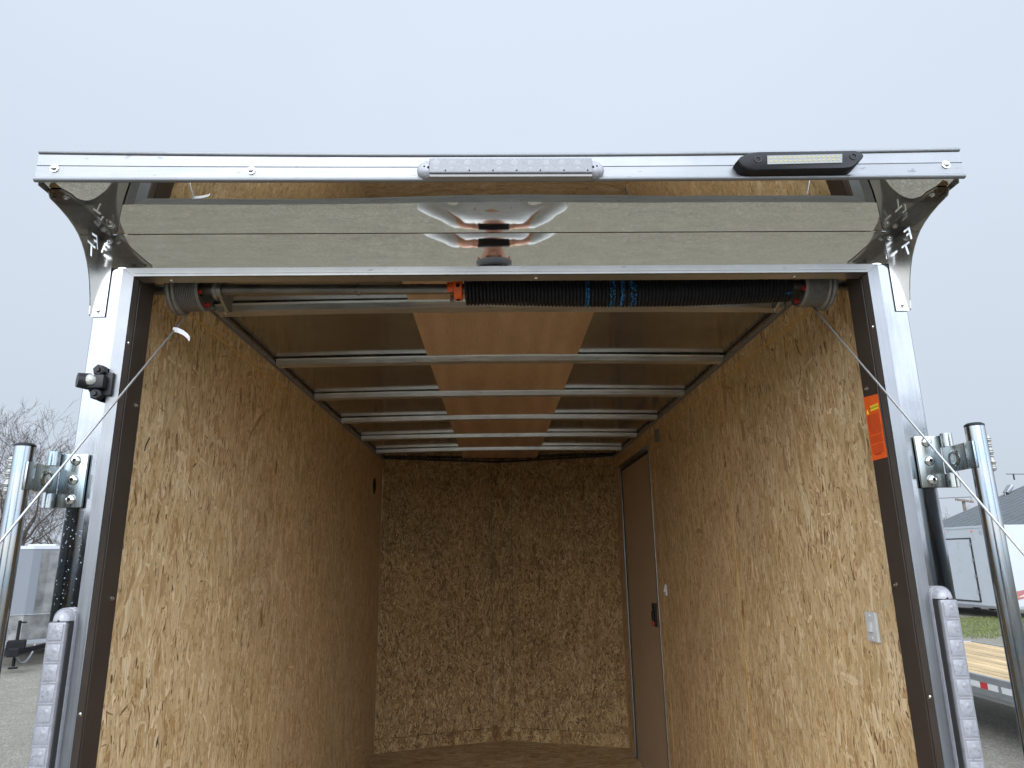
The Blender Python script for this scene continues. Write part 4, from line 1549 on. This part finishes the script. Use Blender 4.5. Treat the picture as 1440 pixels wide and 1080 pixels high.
# ================================================================== BACKGROUND TRAILERS
def cargo_box(name, label, loc, rz, paint, W=1.05, Lg=4.8, z0=.48, z1=2.5, vnose=.75, nose_plate=True):
    t = thing(name, label, 'trailer', loc, rz, world=False)
    b = MB()
    poly = [(-W, Lg), (-W, vnose), (0, 0), (W, vnose), (W, Lg)] if vnose else [(-W, Lg), (-W, 0), (W, 0), (W, Lg)]
    b.prism(poly, 'Z', z0, z1)
    b.build('body', paint, t)
    b = MB()
    k = 1.012
    b.prism([(x * k, y if i in (0, 4) or not vnose else y - .012) for i, (x, y) in enumerate(poly)], 'Z', z1, z1 + .07)
    b.build('roof', 'whitepaint' if paint != 'blackpaint' else 'blackpaint', t)
    b = MB()
    b.prism([(x * 1.008, y - .006) for x, y in poly], 'Z', z0 - .05, z0 + .03)
    for s in (-1, 1):
        b.box(s * (W - .02), s * (W + .01), vnose - .03 if vnose else -.01, (vnose if vnose else 0) + .03, z0 + .03, z1 - .001)
        b.box(s * (W - .02), s * (W + .01), Lg - .03, Lg + .01, z0 + .03, z1 - .001)
    b.build('corner_trim', 'alu', t)
    for s in (-1, 1):
        for y in (Lg * .55, Lg * .55 + .75):
            b = MB()
            b.lathe([(.18, -.09), (.31, -.095), (.335, -.06), (.335, .06), (.31, .095), (.18, .09)], (s * (W + .08), y, .335), (1, 0, 0), 24)
            wl = b.build('wheel', 'tyre', t)
            b = MB()
            b.lathe([(.2, .06), (.14, .07), (.05, .06), (0, .07)], (s * (W + .08), y, .335), (s, 0, 0), 20)
            b.build('rim', 'alu', wl)
        b = MB()
        b.grid(lambda u, v: (s * (W + .2 * v), Lg * .55 - .42 + 1.6 * u, .42 + .32 * math.sin(PI * u) ** .35), 14, 2)
        b.build('fender', 'alu', t)
    return t
tl = cargo_box('enclosed_trailer', 'silver enclosed trailer with diamond plate front and black tongue, at left', (-10.17, 13.9, 0), R(29), 'greypaint', W=.62, z0=.52, z1=2.44, vnose=.16)
b = MB()
for s in (-1, 1):
    def q(t_, z_, o_=.008):
        return (s * .62 * t_, .16 * t_ - o_, z_)
    b.add([q(0, .56), q(.93, .56), q(.93, 1.07), q(0, 1.07)], [[0, 1, 2, 3]])
    if s < 0:
        continue
    b.add([q(.26, 1.075), q(.50, 1.075), q(.50, 2.40), q(.26, 2.40)], [[0, 1, 2, 3]])
    b.add([q(.50, 1.075), q(.84, 1.075, .05), q(.84, 2.40, .05), q(.50, 2.40)], [[0, 1, 2, 3]])
b.build('front_plate', 'diamond', tl, fix=False)
b = MB()
b.box(-.56, .56, -.03, -.02, 1.072, 1.082)
b.build('front_moulding', 'alu', tl)
b = MB()
for s in (-1, 1):
    b.tube([(s * .55, .3, .42), (s * .05, -1.1, .42)], .06, 4, sm=False)
b.box(-.09, .09, -1.35, -1.0, .36, .50, .01)
b.box(-.16, .16, -.95, -.62, .46, .62, .02)
b.build('tongue', 'blackmatte', tl)
b = MB()
b.tube([(0, -.72, .12), (0, -.72, 1.0)], .03, 10)
b.tube([(0, -.72, .96), (.12, -.72, .96)], .015, 8)
b.box(-.08, .08, -.80, -.64, .08, .10)
b.build('jack', 'blackmatte', tl)
b = MB()
b.tube([(.28, -.1, .46)] + [(.30 - .30 * i / 8, -.12 - .9 * i / 8, .42 - .26 * math.sin(PI * i / 8)) for i in range(1, 9)], .018, 6)
b.build('safety_chain', 'alu', tl)
b = MB()
b.box(-.3, .3, 2.2, 2.8, 2.52, 2.60, .03)
b.build('roof_vent', 'whitepaint', tl)

# white trailer at right
rz = R(6)
tw = cargo_box('enclosed_trailer', 'white enclosed trailer with framed door and maroon decal in front of the grey roof', (0, 0, 0), 0, 'whitepaint', W=1.3, Lg=6.5, z0=.36, z1=2.80, vnose=0)
# corner near the photographer sits at local (-W, 0); the door is on the local -X side
c_, s_ = math.cos(rz), math.sin(rz)
tw.location = (15.6 + 1.3 * c_, 20.0 + 1.3 * s_, 0)
tw.rotation_euler = (0, 0, rz)
b = MB()
W_ = 1.3
b.box(-W_ - .004, -W_ - .024, .95, 2.15, .52, 2.46, .008)
dr = b.build('door', 'whitepaint', tw)
b = MB()
for (y0, y1, z0, z1) in ((.90, .945, .48, 2.5), (2.155, 2.20, .48, 2.5), (.946, 2.154, 2.461, 2.5), (.946, 2.154, .48, .519)):
    b.box(-W_ - .003, -W_ - .03, y0, y1, z0, z1)
b.build('frame', 'rubber', dr)
b = MB()
b.box(-W_ - .026, -W_ - .05, 2.0, 2.10, 1.42, 1.56, .005)
b.build('handle', 'black', dr)
b = MB()
b.lathe([(.07, 0), (.07, .004), (.055, .004), (.055, 0)], (-W_ - .001, .45, 2.64), (-1, 0, 0), 20)
b.box(-W_ - .001, -W_ - .005, .40, .50, 2.632, 2.648)
b.build('emblem', 'greyplate', tw)
b = MB()
b.box(-W_ - .004, -W_ - .03, .10, .19, .5, 2.72)
b.build('door_seal', 'rubber', tw)
b = MB()
b.box(-W_ - .004, -W_ - .03, .03, .09, .55, .72)
b.build('marker_light', 'red', tw)
b = MB()
def sw(u, v):
    x = -1.05 + 2.3 * u
    return (x, -.014, .55 + .2 * math.sin(u * 2.2) + (.26 - .1 * u) * v)
b.grid(sw, 16, 2, sm=False)
def sw2(u, v):
    x = -.85 + 1.9 * u
    return (x, -.018, .66 + .16 * math.sin(u * 2.2) + .14 * math.sin(PI * u) * (v - .3))
b.grid(sw2, 16, 2, mi=1, sm=False)
b.build('decal', ['maroon', 'beige'], tw, fix=False)
for zz in (2.70,):
    for k_ in range(5):
        b = MB()
        b.lathe([(.028, 0), (.026, .012), (0, .014)], (-W_ - .012, .8 + k_ * 1.2, zz), (-1, 0, 0), 10)
        b.build('marker_light', 'orange', tw)
b = MB()
for k_ in range(4):
    b.box(-W_ - .026, -W_ - .05, .905 + .0, .96, .75 + k_ * .5, .84 + k_ * .5, .004)
b.build('hinge', 'alu', dr)
b = MB()
b.box(-.02, .02, -.017, -.0145, .40, 2.78)
b.build('panel_joint', 'alu', tw)

# black trailer behind the photographer, seen only as a reflection in the left post
bt = cargo_box('enclosed_trailer', 'black enclosed trailer with rounded pale edge, mirrored in the left post', (-7.8, -15.5, 0), R(8), 'blackpaint', W=1.15, Lg=5, z0=.4, z1=2.9, vnose=0)

# flatbed trailer at right
FB = thing('flatbed_trailer', 'open flatbed trailer with fresh plank deck and red and white tape on its side', 'trailer', (6.45, 5.0, 0))
b = MB()
n_p = 13
for i in range(n_p):
    x0_ = 5.50 + i * (1.90 / n_p)
    b.box(x0_ + .004, x0_ + 1.90 / n_p - .004, 1.0, 9.5, .665, .70 + .002 * ((i * 7) % 3), .003)
b.build('deck', 'deck', FB)
b = MB()
b.box(5.44, 5.495, .9, 9.6, .50, .712, .006)
b.box(7.405, 7.46, .9, 9.6, .50, .712, .006)
b.box(5.496, 7.404, 9.505, 9.6, .50, .71, .006)
b.box(5.496, 7.404, .9, .995, .50, .71, .006)
b.box(5.46, 5.50, .9, 9.6, .46, .499)
for i in range(10):
    b.box(5.50, 7.40, 1.2 + i * .85, 1.28 + i * .85, .54, .664)
b.build('frame', 'alu', FB)
b = MB()
b.box(5.9, 7.0, 9.62, 9.68, .72, .98, .01)
b.box(5.9, 5.96, 9.2, 9.62, .72, .98, .01)
b.build('bulkhead', 'alu', FB)
b = MB()
for y in (6.52, 6.02, 5.52, 5.02, 4.52, 7.02, 7.52):
    b.box(5.436, 5.439, y - .125, y, .575, .64)
b.build('red_tape', 'redtape', FB)
b = MB()
for y in (6.52, 6.02, 5.52, 5.02, 4.52, 7.02, 7.52):
    b.box(5.436, 5.439, y + .001, y + .16, .575, .64)
    b.box(5.436, 5.439, y - .285, y - .126, .575, .64)
b.build('white_tape', 'white', FB)
for s, x in ((-1, 5.75), (1, 7.15)):
    for y in (4.2, 5.0):
        b = MB()
        b.lathe([(.17, -.09), (.27, -.095), (.29, -.06), (.29, .06), (.27, .095), (.17, .09)], (x, y, .29), (1, 0, 0), 24)
        wl = b.build('wheel', 'tyre', FB)
        b = MB()
        b.lathe([(.18, .06), (.13, .07), (.05, .06), (0, .07)], (x, y, .29), (s, 0, 0), 20)
        b.build('rim', 'alu', wl)
b = MB()
for y in (4.2, 5.0):
    b.box(5.85, 7.05, y - .035, y + .035, .25, .32)
for x in (5.95, 6.95):
    b.box(x - .04, x + .04, 1.2, 9.4, .40, .535)
b.build('chassis', 'blackpaint', FB)
b = MB()
for s in (-1, 1):
    b.tube([(6.45 + s * .5, 9.6, .5), (6.45, 10.9, .5)], .05, 6)
b.tube([(6.45, 10.5, .1), (6.45, 10.5, .95)], .035, 8)
b.build('tongue', 'alu', FB)
b = MB()
b.tube([(7.43, 8.30, .71), (7.43, 8.30, .86)], .03, 8)
b.build('stake', 'blackpaint', FB)

# ================================================================== BUILDING WITH RIBBED ROOF
BD = thing('metal_building', 'low building with ribbed grey metal roof behind the white trailer', 'building', (34, 33, 0))
Xe, Xr, Y0b, Y1b = 24.2, 37.5, 24.0, 40.0
def rz_(x):
    return 2.62 + .372 * (x - Xe)
b = MB()
b.add([(Xe, Y0b, rz_(Xe)), (Xr, Y0b, rz_(Xr)), (Xr, Y1b, rz_(Xr)), (Xe, Y1b, rz_(Xe)),
       (Xe, Y0b, rz_(Xe) - .15), (Xr, Y0b, rz_(Xr) - .15), (Xr, Y1b, rz_(Xr) - .15), (Xe, Y1b, rz_(Xe) - .15)],
      [[0, 1, 2, 3], [7, 6, 5, 4], [0, 4, 5, 1], [1, 5, 6, 2], [2, 6, 7, 3], [3, 7, 4, 0]])
b.add([(2 * Xr - Xe, Y0b, rz_(Xe)), (Xr, Y0b, rz_(Xr)), (Xr, Y1b, rz_(Xr)), (2 * Xr - Xe, Y1b, rz_(Xe))], [[0, 1, 2, 3]])
n_r = 24
for i in range(n_r):
    y = Y0b + (Y1b - Y0b) * i / (n_r - 1)
    b.add([(Xe, y - .07, rz_(Xe) + .0), (Xe, y - .05, rz_(Xe) + .2), (Xe, y + .05, rz_(Xe) + .2), (Xe, y + .07, rz_(Xe)), (Xr, y - .07, rz_(Xr)), (Xr, y - .05, rz_(Xr) + .2), (Xr, y + .05, rz_(Xr) + .2), (Xr, y + .07, rz_(Xr))], [[0, 4, 5, 1], [1, 5, 6, 2], [2, 6, 7, 3]])
b.build('roof', 'roofmetal', BD)
b = MB()
b.box(Xe + .5, 2 * Xr - Xe - .5, Y0b + .4, Y1b - .4, 0, 2.5)
b.prism([(Xe + .5, 2.5), (2 * Xr - Xe - .5, 2.5), (Xr, rz_(Xr) - .25)], 'Y', Y0b + .4, Y1b - .4)
b.build('wall', 'whitepaint', BD)
b = MB()
fx, fy = 31.2, 40.0
b.tube([(fx, fy - .1, rz_(fx)), (fx, fy - .1, rz_(fx) + .35)], .03, 6)
b.box(fx - .05, fx + .55, fy - .3, fy + .1, rz_(fx) + .38, rz_(fx) + .58, .02, rot=Matrix.Rotation(R(-50), 3, 'Y'))
b.build('floodlight', 'alu', BD)

# utility pole and wires
UP = thing('utility_pole', 'weathered utility pole with crossarm beyond the grey roof', 'utility pole', (32.7, 46, 0))
b = MB(); b.tube([(32.7, 46, 0), (32.7, 46, 5.6)], [.14, .10], 10); b.build('pole', 'pole', UP)
b = MB(); b.box(32.05, 33.3, 45.8, 45.9, 5.42, 5.56, rot=Matrix.Rotation(R(9), 3, 'Y')); b.build('crossarm', 'pole', UP)
b = MB()
for x in (32.15, 33.2):
    b.tube([(x, 45.85, 5.5), (x, 45.85, 5.72)], .05, 8)
b.build('insulator', 'greyplate', UP)
for i, (z0, z1, dx, lab) in enumerate(((7.1, 6.9, 0, 'dark power line with insulators crossing the sky above the grey roof'), (5.75, 5.75, .1, 'thin power line strung from the pole crossarm'))):
    b = MB()
    if i == 0:
        pts = [(34.6 + k * 1.5, 44, z0 - .04 * k + .015 * k * k) for k in range(12)]
        b.tube(pts, .025, 5)
        b.tube([(35.1, 44, 6.7), (35.1, 44, 7.1)], .05, 6); b.tube([(36.3, 44, 6.8), (36.3, 44, 7.05)], .05, 6)
    else:
        b.tube([(33.2 - k * 3, 45.85, 5.74 - .25 * math.sin(PI * k / 9)) for k in range(10)], .02, 5)
    tag(b.build('power_line', 'blackpaint'), lab, 'cable')

# ================================================================== GRASS STRIP
random.seed(21)
b = MB()
for i in range(9000):
    x = random.uniform(11.5, 19.5); y = random.uniform(15.6, 21.0)
    if random.random() < .25 and (y < 16.4):
        continue
    h = random.uniform(.03, .10); a = random.uniform(0, PI); ww = .012
    lx, ly = random.uniform(-.03, .03), random.uniform(-.03, .03)
    b.add([(x - ww * math.cos(a), y - ww * math.sin(a), 0), (x + ww * math.cos(a), y + ww * math.sin(a), 0), (x + lx, y + ly, h)], [[0, 1, 2]])
M['grass'] = bark('grass_blades', (.062, .08, .02), (.125, .135, .042))
M['turf'] = plain('turf', (.092, .10, .036), .9, var=.4, scale=3)
gr = b.build('grass', 'grass', fix=False)
tag(gr, 'strip of short green grass in front of the white trailer', 'grass', kind='stuff')
b = MB()
random.seed(5)
pl = []
for i in range(40):
    t_ = i / 39
    pl.append((11.3 + 8.5 * t_, 15.9 + .35 * math.sin(9 * t_) + random.uniform(-.2, .2)))
for i in range(40):
    t_ = 1 - i / 39
    pl.append((11.3 + 8.5 * t_, 21.2 + random.uniform(-.2, .2)))
b.add([(x, y, .004) for x, y in pl], [list(range(len(pl)))])
tag(b.build('grass_ground', 'turf'), kind='structure')

# ================================================================== BARE TREES
def make_tree(name, label, seed, height, spread=.5, droop=.0, leaves=0, loc=(0, 0, 0), scale=1.0, multi=1, group=None):
    rnd = random.Random(seed)
    t = thing(name, label, 'tree', loc, 0, group, world=False)
    t.scale = (scale,) * 3
    tr = MB(); br = MB(); lf = MB()
    tips = []
    def grow(p, d, ln, r_, depth):
        n = 5 if depth < 2 else (3 if depth < 5 else 2)
        pts = [p]; rs = [r_]
        dd = d.copy()
        for i in range(n):
            dd = (dd + Vector((rnd.gauss(0, .16), rnd.gauss(0, .16), rnd.gauss(.05 - droop * depth * .1, .10)))).normalized()
            pts.append(pts[-1] + dd * (ln / n))
            rs.append(r_ * (1 - .55 * (i + 1) / n))
        mb = tr if depth == 0 else br
        mb.tube(pts, rs, 7 if depth == 0 else (5 if depth < 3 else 3), caps=False)
        if depth >= 6 or r_ < .0065:
            tips.append(pts[-1]); tips.append(pts[-2])
            return
        k = rnd.randint(4, 5) if depth < 2 else rnd.randint(2, 4)
        for j in range(k):
            f = rnd.uniform(.35, 1.0) if j else 1.0
            idx = min(n - 1, int(f * n))
            q = pts[idx].lerp(pts[idx + 1], f * n - idx) if f < 1 else pts[-1]
            side = Vector((rnd.gauss(0, 1), rnd.gauss(0, 1), rnd.gauss(.1, .5))).normalized()
            nd = (dd * (1 - spread * (1 if j else .4)) + side * spread * (1 if j else .5)).normalized()
            grow(q, nd, ln * rnd.uniform(.52, .78), max(.0085, rs[idx] * rnd.uniform(.46, .70)), depth + 1)
    for i in range(multi):
        d0 = Vector((rnd.gauss(0, .08 + .2 * (multi > 1)), rnd.gauss(0, .08 + .2 * (multi > 1)), 1)).normalized()
        grow(Vector((rnd.uniform(-.3, .3) * (multi > 1), rnd.uniform(-.3, .3) * (multi > 1), -.05)), d0, height * .40, height * .016, 0)
    tr.build('trunk', 'bark', t, fix=False)
    br.build('branches', 'twig', t, fix=False)
    if leaves:
        for i in range(leaves):
            p = rnd.choice(tips) + Vector((rnd.gauss(0, .25), rnd.gauss(0, .25), rnd.gauss(0, .2)))
            a = Vector((rnd.gauss(0, 1), rnd.gauss(0, 1), rnd.gauss(0, 1))).normalized() * .05
            c_ = a.orthogonal().normalized() * .035
            lf.add([p - a, p + c_, p + a, p - c_], [[0, 1, 2, 3]])
        lf.build('dry_leaves', 'leafbrown', t, fix=False)
    return t

G = 'bare trees behind the silver trailer'
ta = make_tree('bare_tree', 'tallest bare tree, rising right of the left locking bar', 11, 12.8, .46, loc=(-27.3, 40, 0), group=G)
tb_ = make_tree('bare_tree', 'bare tree with crooked top just right of the left tube cap', 23, 11.5, .55, loc=(-30.2, 42, 0), group=G)
tcx = make_tree('bare_tree', 'bare tree with a few brown leaves at the left picture edge', 37, 12.5, .6, leaves=1600, loc=(-33.0, 40, 0), group=G)
copy_thing(ta, (-24.5, 41, 0), 2.0, 'bare tree half hidden behind the left post', .9)
copy_thing(tb_, (-38, 52, 0), 1.1, 'thin bare tree far behind the left locking bar', 1.0)
copy_thing(ta, (-33.5, 52, 0), 4.0, 'far bare tree seen low between tube and hinge arm', .85)
copy_thing(tcx, (-36.0, 46, 0), 3.0, 'leafy brown bare tree left of the left locking bar', .95)
copy_thing(tb_, (-29.5, 50, 0), 5.2, 'far bare tree directly above the silver trailer roof', .75)
G2 = 'bare scrub beyond the grey roof'
tsx = make_tree('bare_bush', 'brown bare scrub rising beyond the left end of the grey roof', 51, 5.0, .62, loc=(38.0, 58, 0), multi=3, group=G2)
for i, (x, y, r_, k, lab) in enumerate(((40.3, 58, 1.0, 1.12, 'brown bare scrub around the utility pole'), (42.6, 58, 2.2, 1.2, 'brown bare scrub right of the utility pole'), (36.0, 60, 3.3, 1.0, 'brown bare scrub beside the right post, lowest of the row'))):
    copy_thing(tsx, (x, y, 0), r_, lab, k)
G3 = 'bare trees mirrored in the right post'
copy_thing(tb_, (15.5, -27, 0), .6, 'tall bare tree mirrored in upper right post', 1.15)['group'] = G3
copy_thing(ta, (19.5, -30, 0), 1.7, 'dense bare tree mirrored low in right post', 1.0)['group'] = G3
copy_thing(tcx, (22.5, -33, 0), 2.4, 'leafy bare tree mirrored beside the right hinge', 1.0)['group'] = G3
copy_thing(ta, (-18, -32, 0), 2.9, 'bare tree mirrored in the left post above its hinge', .8)['group'] = 'bare trees mirrored in the left post'

# ------------------------------------------------------------------ bring the layout to metres
for o in list(sc.objects):
    if o.parent is None and o.type in {'MESH', 'EMPTY'}:
        o.location = o.location * S
        o.scale = o.scale * S
        if '_world' in o:
            del o['_world']
cam.location = cam.location * S
